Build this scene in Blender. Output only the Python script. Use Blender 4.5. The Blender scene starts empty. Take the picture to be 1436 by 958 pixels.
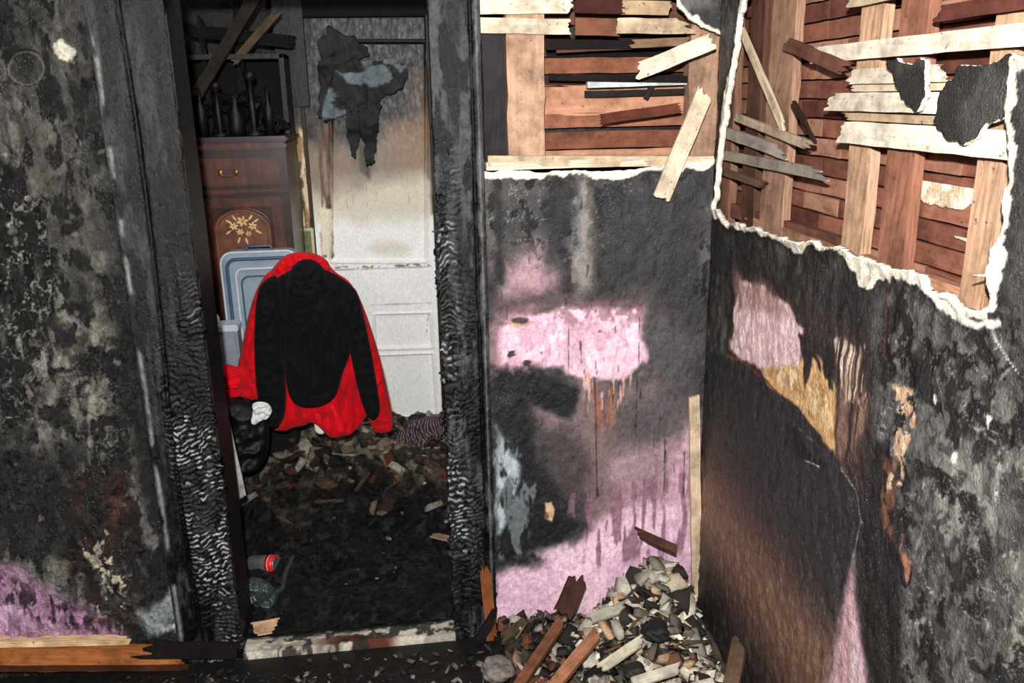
import bpy, bmesh, math, random
import numpy as np
from mathutils import Vector, Matrix
random.seed(7); rng = np.random.default_rng(7)
sc = bpy.context.scene
sc.view_settings.view_transform = 'Standard'

# ------------------------------------------------------------------ camera
F = 1200.0
Yc = Vector((-158, 342, -1200)).normalized()
Zc = Vector((-82, 4171, 1200)).normalized()
Xc = Yc.cross(Zc).normalized(); Yc = Zc.cross(Xc).normalized()
R = Matrix((Xc, Yc, Zc))
C = Vector((0, -2.44, 1.70))
cam = bpy.data.cameras.new("camera"); cam.sensor_width = 36; cam.lens = F/1436*36
co = bpy.data.objects.new("camera", cam); sc.collection.objects.link(co)
co.matrix_world = Matrix.Translation(C) @ R.to_4x4(); sc.camera = co
cam.clip_start = 0.02

def P(px, py, ax, val):
    d = R @ Vector((px-718, 479-py, -F)); i = 'xyz'.index(ax)
    return C + d*((val-C[i])/d[i])
XR = P(990, 500, 'y', 0).x

# ------------------------------------------------------------------ numeric helpers
def h2(x, y, s): 
    v = np.sin(x*127.1+y*311.7+s*74.7)*43758.5453
    return v-np.floor(v)
def vn(x, y, s):
    xi = np.floor(x); yi = np.floor(y); fx = x-xi; fy = y-yi
    fx = fx*fx*(3-2*fx); fy = fy*fy*(3-2*fy)
    return (h2(xi,yi,s)*(1-fx)+h2(xi+1,yi,s)*fx)*(1-fy)+(h2(xi,yi+1,s)*(1-fx)+h2(xi+1,yi+1,s)*fx)*fy
def fbm(x, y, s=0, o=4):
    t = 0; a = .5; n = 0
    for i in range(o):
        t = t+a*vn(x*2**i+i*13.7, y*2**i+i*5.1, s+i); n += a; a *= .55
    return np.clip((t/n-.5)*1.6+.5, 0, 1)
def ss(a, b, x):
    t = np.clip((x-a)/(b-a+1e-9), 0, 1); return t*t*(3-2*t)
def poly_sd(poly, U, V):
    d = np.full(U.shape, 1e9); ins = np.zeros(U.shape, bool); n = len(poly)
    for i in range(n):
        ax, ay = poly[i]; bx, by = poly[(i+1) % n]
        ex, ey = bx-ax, by-ay; L = ex*ex+ey*ey+1e-12
        t = np.clip(((U-ax)*ex+(V-ay)*ey)/L, 0, 1)
        d = np.minimum(d, (U-ax-t*ex)**2+(V-ay-t*ey)**2)
        if ay != by:
            c = ((ay > V) != (by > V)) & (U < ex*(V-ay)/(by-ay)+ax)
            ins ^= c
    d = np.sqrt(d); return np.where(ins, -d, d)
def uv(px, py, ax, val):
    p = P(px, py, ax, val); return (p.x, p.z) if ax == 'y' else (p.y, p.z)
def ell(cx, cy, rx, ry, n=14):
    return [(cx+rx*math.cos(2*math.pi*i/n), cy+ry*math.sin(2*math.pi*i/n)) for i in range(n)]
def box(x0, y0, x1, y1): return [(x0,y0),(x1,y0),(x1,y1),(x0,y1)]
def lin(c):
    c = np.asarray(c, float)/255.; return np.where(c <= .04045, c/12.92, ((c+.055)/1.055)**2.4)

class Paint:
    def __init__(s, U, V, ax, val, base):
        s.U, s.V, s.ax, s.val = U, V, ax, val; s.C = np.tile(np.array(base, float), (len(U), 1)); s.k = 0
    def mixm(s, m, col): s.C += (np.array(col, float)-s.C)*m[:, None]
    def deepen(s, a=.75, ref=130):
        l = s.C.mean(1, keepdims=True); s.C *= a+(1-a)*np.clip(l/ref, 0, 1)
    def mott(s, col, fx, fy, lo, hi, op=1, o=5, seed=None):
        s.k += 1; n = fbm(s.U*fx, s.V*fy, seed or s.k*3.3, o); s.mixm(ss(lo, hi, n)*op, col)
    def poly(s, pts, col, soft=.015, warp=.03, fx=14, fy=14, op=1, lo=None, hi=None, gx=25, gy=25, vein=None):
        s.k += 1
        q = np.array([uv(x, y, s.ax, s.val) for x, y in pts]); m = soft+warp+.01
        sel = np.where((s.U > q[:,0].min()-m)&(s.U < q[:,0].max()+m)&(s.V > q[:,1].min()-m)&(s.V < q[:,1].max()+m))[0]
        if len(sel) == 0: return
        u, v = s.U[sel], s.V[sel]
        sd = poly_sd(q, u, v)+(fbm(u*fx, v*fy, s.k*7.7, 5)-.5)*2*warp
        k = ss(-soft, soft, -sd)*op
        if lo is not None: k = k*ss(lo, hi, fbm(u*gx, v*gy, s.k*5.1, 4))
        if vein is not None: k = k*(1-ss(vein*.4, vein, np.abs(fbm(u*gx, v*gy, s.k*5.7, 4)-.5)))
        s.C[sel] += (np.array(col, float)-s.C[sel])*k[:, None]
    def line(s, pts, w, col, soft=.003, warp=.006, op=1, fx=30, fy=30, lo=None, hi=None):
        q = [uv(x, y, s.ax, s.val) for x, y in pts]; s.k += 1
        wv = (fbm(s.U*fx, s.V*fy, s.k*2.2, 3)-.5)*2*warp
        d = np.full(s.U.shape, 1e9)
        for (ax, ay), (bx, by) in zip(q[:-1], q[1:]):
            ex, ey = bx-ax, by-ay; L = ex*ex+ey*ey+1e-12
            t = np.clip(((s.U-ax)*ex+(s.V-ay)*ey)/L, 0, 1)
            d = np.minimum(d, np.hypot(s.U-ax-t*ex, s.V-ay-t*ey))
        k = 1-ss(w-soft, w+soft, d+wv)
        if lo is not None: k = k*ss(lo, hi, fbm(s.U*40, s.V*40, s.k*5.1, 3))
        s.mixm(k*op, col)

def obj_from(name, co_, faces, mats, cols=None, uvs=None, smooth=False, parent=None):
    me = bpy.data.meshes.new(name)
    co_ = np.asarray(co_, np.float32)
    if isinstance(faces, np.ndarray):
        me.vertices.add(len(co_)); me.vertices.foreach_set("co", co_.ravel())
        nf = len(faces); k = faces.shape[1]
        me.loops.add(nf*k); me.loops.foreach_set("vertex_index", faces.astype(np.int32).ravel())
        me.polygons.add(nf); me.polygons.foreach_set("loop_start", np.arange(0, nf*k, k, dtype=np.int32))
        me.update(calc_edges=True); me.validate()
    else:
        me.from_pydata([tuple(map(float, c)) for c in co_], [], faces)
    if cols is not None:
        a = me.color_attributes.new("Col", 'FLOAT_COLOR', 'POINT')
        c4 = np.ones((len(co_), 4), np.float32); c4[:, :3] = cols; a.data.foreach_set("color", c4.ravel())
    if uvs is not None:
        l = me.uv_layers.new(name="grain"); vi = np.zeros(len(me.loops), np.int32); me.loops.foreach_get("vertex_index", vi)
        l.data.foreach_set("uv", np.asarray(uvs, np.float32)[vi].ravel())
    if smooth: me.polygons.foreach_set("use_smooth", np.ones(len(me.polygons), bool))
    for m in (mats if isinstance(mats, (list, tuple)) else [mats]): me.materials.append(m)
    o = bpy.data.objects.new(name, me); sc.collection.objects.link(o)
    if parent: o.parent = parent
    return o
def empty(name, loc=(0,0,0)):
    e = bpy.data.objects.new(name, None); e.empty_display_size = .1; sc.collection.objects.link(e); return e

def sheet(name, ax, val, u0, u1, v0, v1, res, paint, mats, sd=None, relief=None, thick=0, base=(60,58,56), parent=None, rim=False):
    nu = int((u1-u0)/res)+1; nv = int((v1-v0)/res)+1
    U, V = np.meshgrid(np.linspace(u0, u1, nu), np.linspace(v0, v1, nv)); U = U.ravel(); V = V.ravel()
    idx = np.arange(nu*nv).reshape(nv, nu)
    f = np.stack([idx[:-1,:-1], idx[:-1,1:], idx[1:,1:], idx[1:,:-1]], -1).reshape(-1, 4)
    if sd is not None:
        S = sd(U, V); keep = S[f].mean(1) < 0
        cnt_k = np.bincount(f[keep].ravel(), minlength=len(U)); cnt_d = np.bincount(f[~keep].ravel(), minlength=len(U))
        b = (cnt_k > 0)&(cnt_d > 0)
        e = res*.5
        gx = (sd(U[b]+e, V[b])-sd(U[b]-e, V[b]))/(2*e); gy = (sd(U[b], V[b]+e)-sd(U[b], V[b]-e))/(2*e)
        g = np.hypot(gx, gy)+1e-6; st = np.clip(S[b]/g, -res, res)
        U = U.copy(); V = V.copy(); U[b] -= st*gx/g; V[b] -= st*gy/g
        f = f[keep]
    used = np.unique(f); rm = np.zeros(nu*nv, np.int64); rm[used] = np.arange(len(used)); f = rm[f]; U = U[used]; V = V[used]
    p = Paint(U, V, ax, val, base)
    if paint: paint(p)
    W = np.full(len(U), float(val))
    if relief is not None: W = W+relief(U, V)
    if ax == 'y': co_ = np.stack([U, W, V], 1)
    else: co_ = np.stack([W, U, V], 1); f = f[:, ::-1]
    o = obj_from(name, co_, f, mats, cols=lin(np.clip(p.C, 0, 255)), smooth=True, parent=parent)
    if thick:
        m = o.modifiers.new("thickness", 'SOLIDIFY'); m.thickness = thick; m.offset = -1
        if rim: m.material_offset_rim = 1
    return o

# ------------------------------------------------------------------ materials
def newmat(name):
    m = bpy.data.materials.new(name); m.use_nodes = True; nt = m.node_tree
    return m, nt, nt.nodes["Principled BSDF"]
def N(nt, t, **k):
    n = nt.nodes.new(t)
    for a, b in k.items(): setattr(n, a, b)
    return n
def coords(nt, kind, scale):
    t = N(nt, 'ShaderNodeTexCoord'); mp = N(nt, 'ShaderNodeMapping'); mp.inputs['Scale'].default_value = scale
    nt.links.new(t.outputs[kind], mp.inputs['Vector']); return mp.outputs[0]
def noise(nt, vec, sc_, det=6, rough=.6):
    n = N(nt, 'ShaderNodeTexNoise'); n.inputs['Scale'].default_value = sc_; n.inputs['Detail'].default_value = det
    n.inputs['Roughness'].default_value = rough; nt.links.new(vec, n.inputs['Vector']); return n.outputs['Fac']
def mr(nt, v, a, b, c, d):
    m = N(nt, 'ShaderNodeMapRange'); 
    for i, x in enumerate((a, b, c, d)): m.inputs[i+1].default_value = x
    nt.links.new(v, m.inputs[0]); return m.outputs[0]
def vmul(nt, col, fac):
    m = N(nt, 'ShaderNodeVectorMath', operation='SCALE'); nt.links.new(col, m.inputs[0]); nt.links.new(fac, m.inputs['Scale']); return m.outputs[0]
def mix(nt, fac, a, b):
    m = N(nt, 'ShaderNodeMix', data_type='RGBA'); nt.links.new(fac, m.inputs[0])
    for i, x in ((6, a), (7, b)):
        if isinstance(x, tuple): m.inputs[i].default_value = (*x, 1)
        else: nt.links.new(x, m.inputs[i])
    return m.outputs[2]
def bump(nt, b, h, st, dist=.01):
    n = N(nt, 'ShaderNodeBump'); n.inputs['Strength'].default_value = st; n.inputs['Distance'].default_value = dist
    nt.links.new(h, n.inputs['Height']); nt.links.new(n.outputs[0], b.inputs['Normal']); return n

def mat_attr(name, c1=55, c2=190, lo=.65, hi=1.35, speck=.0, stretch=.45, rough=.6, bst=.5, kind='Object', spec=.4, dist=.006):
    m, nt, b = newmat(name); v = coords(nt, kind, (1, 1, stretch)); at = N(nt, 'ShaderNodeAttribute', attribute_name='Col')
    n1 = noise(nt, v, c1, 8, .7); n2 = noise(nt, v, c2, 4, .7)
    c = vmul(nt, at.outputs['Color'], mr(nt, n1, .32, .68, lo, hi)); c = vmul(nt, c, mr(nt, n2, .3, .7, .8, 1.2))
    if speck:
        n3 = noise(nt, coords(nt, kind, (1,1,1)), 330, 2, .5); n4 = noise(nt, v, 9, 3)
        mm = N(nt, 'ShaderNodeMath', operation='MULTIPLY'); nt.links.new(mr(nt, n3, .66, .72, 0, speck), mm.inputs[0]); nt.links.new(mr(nt, n4, .45, .6, 0, 1), mm.inputs[1])
        c = mix(nt, mm.outputs[0], c, (.42, .41, .38))
    nt.links.new(c, b.inputs['Base Color']); b.inputs['Specular IOR Level'].default_value = spec
    nt.links.new(mr(nt, n1, .3, .7, rough-.15, rough+.2), b.inputs['Roughness'])
    ad = N(nt, 'ShaderNodeMath', operation='ADD'); nt.links.new(n1, ad.inputs[0]); nt.links.new(n2, ad.inputs[1])
    bump(nt, b, ad.outputs[0], bst, dist); return m
M_plaster = mat_attr("sooted_plaster", speck=.6, lo=.66, hi=1.34, rough=.45, stretch=.7, spec=.3)
M_plasR = mat_attr("sooted_plaster_flaking", c1=40, speck=.8, lo=.5, hi=1.5, rough=.35, stretch=.8, bst=.8, dist=.01, spec=.35)
M_blist = mat_attr("blistered_soot", c1=26, c2=95, speck=.8, lo=.3, hi=1.7, rough=.22, bst=.9, spec=.55, stretch=.6, dist=.016)
M_rubble = mat_attr("rubble_plaster", c1=40, c2=160, lo=.7, hi=1.25, stretch=1, bst=.5, rough=.8, spec=.2)
M_floor = mat_attr("wet_char_debris", c1=60, c2=220, lo=.3, hi=1.7, stretch=1, bst=1, rough=.3, spec=.4, dist=.012)
M_door = mat_attr("scorched_door_paint", lo=.95, hi=1.05, bst=.08, rough=.5)
def mat_wood(name="split_wood"):
    m, nt, b = newmat(name); v = coords(nt, 'UV', (1, 1, 1)); at = N(nt, 'ShaderNodeAttribute', attribute_name='Col')
    mp = N(nt, 'ShaderNodeMapping'); mp.inputs['Scale'].default_value = (5, 90, 1); nt.links.new(v, mp.inputs[0])
    g = noise(nt, mp.outputs[0], 1, 5, .6); k = noise(nt, v, 10, 6, .7); d = noise(nt, v, 70, 3, .6)
    c = vmul(nt, at.outputs['Color'], mr(nt, g, .3, .7, .84, 1.08)); c = vmul(nt, c, mr(nt, k, .34, .58, .42, 1.04))
    c = mix(nt, mr(nt, d, .64, .70, 0, .8), c, (.05,.03,.022))
    nt.links.new(c, b.inputs['Base Color']); b.inputs['Roughness'].default_value = .8; b.inputs['Specular IOR Level'].default_value = .15
    bump(nt, b, g, .35, .003); return m
M_wood = mat_wood()
def mat_flat(name, col, rough=.6, metal=0, var=.25, scale=30, bst=.2, spec=.4):
    m, nt, b = newmat(name); v = coords(nt, 'Object', (1,1,1)); n = noise(nt, v, scale, 6, .65)
    l = lin(col); c = mix(nt, mr(nt, n, .3, .7, 0, 1), tuple(l*(1-var)), tuple(np.minimum(l*(1+var), 1)))
    nt.links.new(c, b.inputs['Base Color']); b.inputs['Roughness'].default_value = rough; b.inputs['Metallic'].default_value = metal
    b.inputs['Specular IOR Level'].default_value = spec
    bump(nt, b, n, bst, .004); return m
M_rim = mat_flat("torn_gypsum", (230, 221, 204), .9, var=.14, scale=60, bst=.5)
M_char = mat_attr("alligator_char", c1=60, c2=200, lo=.4, hi=1.6, stretch=.6, bst=.6, rough=.26, spec=.28, dist=.005)
M_flap = mat_attr("burnt_paint_film", c1=30, c2=200, lo=.4, hi=1.6, stretch=.6, bst=.5, rough=.5, spec=.25, dist=.005)
M_soot = mat_flat("soot", (22, 21, 20), .5, var=.6, scale=40, bst=.7, spec=.25)
M_sootdk = mat_flat("soot_deep", (9, 8, 8), .8, var=.6, scale=40, bst=.6, spec=.2)

# ------------------------------------------------------------------ plank builder
class Acc:
    def __init__(s): s.v = []; s.f = []; s.c = []; s.u = []
    def plank(s, p0, p1, w, t, nrm, col, j0=0, j1=0, var=.10, bend=0):
        p0 = Vector(p0); p1 = Vector(p1); a = (p1-p0); L = a.length; a.normalize(); n = Vector(nrm); n = (n-a*n.dot(a)).normalized(); b = a.cross(n)
        nl = max(2, int(L/.05)); nw = 8; off = len(s.v); k = .88*(1+random.uniform(-var, var)); ou, ov = random.uniform(0, 50), random.uniform(0, 50)
        cc = np.array(col, float); cc = cc*.94+cc.mean()*.06
        def jag(j):
            sl = random.uniform(-1,1); return [max(0, j*(.5+.5*sl*(i/nw*2-1)*.9)+random.uniform(-.28,.28)*j) for i in range(nw+1)]
        e0 = jag(j0); e1 = jag(j1)
        wob = [random.uniform(-.03, .03)*w for _ in range(nl+1)]; lc = lin(cc)*k
        for side in (0, 1):
            for i in range(nl+1):
                for j in range(nw+1):
                    x = e0[j]+(L-e0[j]-e1[j])*i/nl; y = (j/nw-.5)*w+(wob[i] if j in (0, nw) else 0)
                    q = p0+a*x+b*y+n*((.5-side)*t + bend*math.sin(math.pi*i/nl)+ (random.uniform(-.04,.04)*t if 0<i<nl else 0))
                    s.v.append(tuple(q)); s.c.append(tuple(lc)); s.u.append((x+ou, y+ov+side*.3))
        W = nw+1; S = (nl+1)*W
        for i in range(nl):
            for j in range(nw):
                q = off+i*W+j; s.f.append((q, q+W, q+W+1, q+1)); q += S; s.f.append((q, q+1, q+W+1, q+W))
            q = off+i*W; s.f.append((q, q+S, q+S+W, q+W)); q += nw; s.f.append((q, q+W, q+S+W, q+S))
        for j in range(nw):
            q = off+j; s.f.append((q, q+1, q+S+1, q+S)); q = off+nl*W+j; s.f.append((q, q+S, q+S+1, q+1))
    def obj(s, name, mat=None, parent=None):
        o = obj_from(name, s.v, s.f, mat or M_wood, cols=np.array(s.c), uvs=s.u, parent=parent)
        bm = bmesh.new(); bm.from_mesh(o.data); bmesh.ops.recalc_face_normals(bm, faces=bm.faces); bm.to_mesh(o.data); bm.free(); return o
def boxo(name, x0, x1, y0, y1, z0, z1, mat, bev=.004, parent=None):
    bm = bmesh.new(); bmesh.ops.create_cube(bm, size=1)
    for v in bm.verts: v.co = Vector(((x0+x1)/2+v.co.x*(x1-x0), (y0+y1)/2+v.co.y*(y1-y0), (z0+z1)/2+v.co.z*(z1-z0)))
    if bev: bmesh.ops.bevel(bm, geom=bm.edges[:], offset=bev, segments=2, affect='EDGES')
    me = bpy.data.meshes.new(name); bm.to_mesh(me); bm.free(); me.materials.append(mat)
    o = bpy.data.objects.new(name, me); sc.collection.objects.link(o); o.parent = parent; return o

# ------------------------------------------------------------------ LEFT WALL SECTION (plaster left of the doorway)
def paint_left(p):
    p.mott((112,109,101), 8, 3, .40, .70, .85); p.mott((16,16,16), 9, 5, .46, .68, .9); p.mott((146,143,134), 34, 14, .60, .76, .6)
    p.poly([(20,0),(130,0),(130,160),(90,300),(20,320)], (84,82,76), .05, .06, op=.6)
    p.poly([(60,150),(160,180),(160,420),(60,440)], (104,102,92), .05, .06, op=.5)
    p.mott((12,12,12), 34, 14, .54, .62, .85)
    p.poly([(0,230),(60,240),(80,380),(55,560),(0,620)], (10,10,10), .01, .03, lo=.42, hi=.50, gx=40, gy=26)
    p.poly([(-20,200),(60,230),(80,380),(60,560),(0,620)], (160,158,148), .02, .03, vein=.028, gx=20, gy=15, op=.75)  # pale vein highlights of the wrinkled paint, put into the colour
    p.poly([(0,500),(150,480),(200,640),(140,700),(0,700)], (136,134,124), .04, .05, vein=.025, gx=20, gy=12, op=.7)
    p.poly([(70,430),(160,420),(170,600),(100,700)], (124,120,106), .06, .05, op=.6, lo=.38, hi=.6)
    p.poly([(150,20),(205,60),(225,420),(190,560),(150,300)], (30,30,31), .04, .04, op=.8)
    p.poly([(120,0),(200,0),(200,200),(150,220)], (46,46,46), .03, .04, op=.7)
    p.poly([(150,40),(175,40),(200,400),(180,420)], (84,84,84), .02, .02, lo=.45, hi=.6, gx=40, gy=8)
    p.poly([(150,400),(215,420),(255,640),(262,800),(215,720),(170,560)], (18,18,19), .03, .03, op=.9)
    p.poly([(0,620),(110,640),(110,780),(0,760)], (30,29,28), .04, .04, op=.75)
    p.poly([(95,690),(150,640),(190,660),(200,760),(195,860),(130,880),(100,800)], (46,31,26), .02, .04, lo=.4, hi=.62)
    p.poly([(125,760),(150,745),(180,800),(172,865),(140,865)], (188,176,154), .006, .03, lo=.60, hi=.64, gx=60, gy=45)
    p.poly([(155,655),(175,660),(185,740),(165,750)], (84,46,34), .008, .02, lo=.5, hi=.62)
    p.deepen(.78)
    p.poly([(-60,770),(20,795),(90,835),(165,888),(180,905),(-60,910)], (170,128,156), .03, .02, fx=8, fy=8)
    p.poly([(-60,820),(30,850),(110,890),(-60,905)], (216,174,200), .03, .03, op=.8, lo=.4, hi=.7, gx=60, gy=10)
    p.poly([(-60,780),(170,880),(170,900),(-60,830)], (60,40,50), .02, .02, lo=.5, hi=.6, gx=80, gy=30)
    p.poly([(195,860),(250,835),(285,845),(285,905),(200,900)], (150,158,160), .03, .04, op=.85)
    p.poly([(228,878),(262,875),(262,892),(228,892)], (215,218,218), .006, .01)
    p.poly([(190,890),(290,885),(295,915),(190,915)], (26,24,23), .01, .02)
    p.poly([(74,58),(90,54),(108,72),(106,88),(92,86),(80,74)], (206,200,182), .002, .006, fx=60, fy=60)
    for r, c in ((27,(18,18,18)),(25,(96,94,90)),(22,(46,46,44)),(12,(38,38,36))): p.poly(ell(38,96,r,r), c, .002, .002)
    for x, y in ((105,430),(100,320),(55,718),(150,590),(20,640),(140,205),(160,500)):
        p.poly(ell(x,y,14,9), (14,14,14), .003, .012, fx=60, fy=60); p.poly(ell(x+4,y+8,5,3), (150,140,122), .002, .006, fx=60, fy=60, op=.6)
    p.line([(0,510),(80,517),(190,515)], .0012, (18,18,18), .0015, .01, .8)
    p.line([(100,60),(112,300),(120,600)], .002, (22,22,22), .003, .02, .5); p.line([(183,280),(187,308)], .0016, (235,235,230), .0015, .001)
def crackle(U, V, a=.004): return -a*(fbm(U*35, V*22, 5, 4)-.5)
def blister(U, V):
    n = fbm(U*20,V*12,15,5); return -.014*ss(.46,.78,n)-.008*(fbm(U*55,V*36,5,4)-.5)-.006*(1-ss(0,.05,np.abs(fbm(U*14,V*9,25,4)-.5)))
sheet("wall_back", 'y', 0, -1.9, -.77, 0, 2.45, .0033, paint_left, [M_blist], relief=blister, thick=.06)
boxo("partition_core", -1.9, -.62, .07, .16, 0, 2.45, M_soot, 0)

# door casings, jambs : alligator-charred timber
fr = empty("door_frame")
def cells(U, V, cu=.034, cv=.016):
    w1 = fbm(U*10,V*6,21,5)*4.6; w2 = fbm(U*9,V*9,31,4)*3.2
    pv = V/cv+w1; row = np.floor(pv); pu = U/cu+w2+h2(row, row*0, 3)
    c = (np.abs(np.sin(np.pi*pv))**.5)*(np.abs(np.sin(np.pi*pu))**.35)
    fv = pv-row; cell_r = h2(row, np.floor(pu), 8)
    gl = np.exp(-((fv-.78)/.11)**2)*ss(.35,.75,np.abs(np.sin(np.pi*pu)))  # mask for painted glints along one side of each char cell
    return c, gl, cell_r
def patch(U, V, s): return .2+.8*ss(.38,.6,fbm(U*7,V*4,s,4))
def maskL(U, V): return ss(-.745,-.69,U+.05*(fbm(U*5,V*3,71,3)-.5))*ss(1.35,.95,V)*patch(U,V,14)
def reliefL(U, V):
    g = .012*np.exp(-((U+.70+.01*np.sin(V*3))/.006)**2)
    return g-.009*cells(U,V)[0]*maskL(U,V)-.005*(fbm(U*40,V*8,3,5)-.5)
def paint_casL(p):
    p.mott((52,52,53), 34, 4, .48, .70, .8); p.mott((8,8,8), 34, 8, .46, .60)
    p.mixm(np.exp(-((p.U+.763)/.007)**2)*.8*ss(.40,.62,fbm(p.U*20,p.V*9,4,3)), (140,140,138))  # highlight stripe painted down the left edge of the board
    c, gl, cr_ = cells(p.U,p.V); m = maskL(p.U,p.V)
    p.mixm(m*.7*ss(.5,.9,c), (32,32,34)); p.mixm(m*ss(.4,.15,c), (4,4,4))
    p.mixm(m*gl*ss(.50,.62,fbm(p.U*9,p.V*7,9,3)+.45*(cr_-.5))*.9, (205,208,210))  # white glints on the cell edges, painted into the colour
    p.mixm(np.exp(-((p.U+.70+.01*np.sin(p.V*3))/.004)**2), (4,4,4))
sheet("casing_left", 'y', -.018, -.775, -.585, 0, 2.12, .0026, paint_casL, [M_char], relief=reliefL, thick=.02, base=(17,17,18), parent=fr)
boxo("jamb_left", -.605, -.583, -.002, .17, 0, 2.06, M_soot, .003, fr)
def maskR(U, V): return np.clip((ss(.175,.12,U+.04*(fbm(U*9,V*6,5,2)-.5))*ss(1.75,1.3,V)+.5*ss(1.3,.9,V)*ss(.205,.19,U))*patch(U,V,34)+.06, 0, 1)
def reliefR(U, V): return -.010*cells(U,V,.038,.020)[0]*maskR(U,V)-.006*(fbm(U*50,V*12,3,5)-.5)+.01*np.exp(-((U-.198)/.004)**2)
def paint_casR(p):
    p.mott((70,70,72), 34, 4, .44, .68, .85); p.mott((9,9,9), 40, 12, .48, .6)
    c, gl, cr_ = cells(p.U,p.V,.038,.020); m = maskR(p.U,p.V)
    p.mixm(m*.8*ss(.5,.9,c), (46,46,49)); p.mixm(m*ss(.4,.15,c), (4,4,4))
    p.mixm(m*gl*ss(.44,.58,fbm(p.U*9,p.V*7,19,3)+.4*(cr_-.5))*.85*ss(.17,.13,p.U), (190,193,197))  # painted glints on the char cells of the right post
    p.mixm(np.exp(-((p.U-.213)/.003)**2)*.7, (120,118,112)); p.mixm(np.exp(-((p.U-.198)/.003)**2)*.9, (6,6,6))
sheet("casing_right", 'y', -.018, .088, .225, 0, 2.12, .0025, paint_casR, [M_char], relief=reliefR, thick=.02, base=(26,26,27), parent=fr)
boxo("jamb_right", .09, .112, 0.002, .17, 0, 2.06, M_soot, .003, fr)
boxo("head_jamb", -.605, .112, -.01, .17, 2.04, 2.10, M_soot, .003, fr)
boxo("wall_back.001", -.77, .225, 0.0, .16, 2.125, 2.45, M_soot, .003)

A = Acc(); A.plank(P(-260,925,'y',-.03), P(268,922,'y',-.03), .075, .03, (0,-1,0), (184,108,56), 0, .05, 0)
A.plank(P(-260,905,'y',-.02), P(190,897,'y',-.02), .02, .03, (0,-1,0), (246,206,156), 0, .1, 0)
A.plank(P(-20,938,'y',-.046), P(270,936,'y',-.046), .02, .006, (0,-1,0), (80,44,24), .05, .03, 0)
A.plank(P(180,912,'y',-.046), P(340,912,'y',-.046), .06, .006, (0,-1,0), (26,21,20), .12, .03, 0)
A.obj("baseboard_left")
def slab(name, x0, x1, y0, y1, z, res, paint, relief, mat, base):
    nx = int((x1-x0)/res)+1; ny = int((y1-y0)/res)+1
    X, Y = np.meshgrid(np.linspace(x0,x1,nx), np.linspace(y0,y1,ny)); X = X.ravel(); Y = Y.ravel()
    idx = np.arange(nx*ny).reshape(ny,nx); f = np.stack([idx[:-1,:-1],idx[:-1,1:],idx[1:,1:],idx[1:,:-1]],-1).reshape(-1,4)
    Z = z+relief(X, Y); Cc = np.tile(np.array(base,float),(len(X),1)); Cc = paint(X, Y, Cc)
    return obj_from(name, np.stack([X,Y,Z],1), f, mat, cols=lin(np.clip(Cc,0,255)), smooth=True)
def mixc(Cc, m, col): return Cc+(np.array(col,float)-Cc)*m[:,None]
def sillp(X, Y, Cc):
    Cc = mixc(Cc, ss(.45,.6,fbm(X*9,Y*20,2)), (190,182,166)); Cc = mixc(Cc, ss(.5,.6,fbm(X*7+5,Y*20,4))*ss(-.38,-.28,X)*ss(-.08,-.14,X), (84,46,36)); Cc = mixc(Cc, ss(.52,.66,fbm(X*34,Y*34,9))*.85, (40,38,36))
    return mixc(Cc, ss(.03,.055,Y+.03*(fbm(X*15,Y*15,6)-.5)), (20,21,21))
slab("door_sill", -.582, .089, -.035, .06, .02, .004, sillp, lambda X,Y: .008*fbm(X*20,Y*20,3)-.05*ss(-.02,-.035,Y), M_rubble, (150,142,130))

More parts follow.
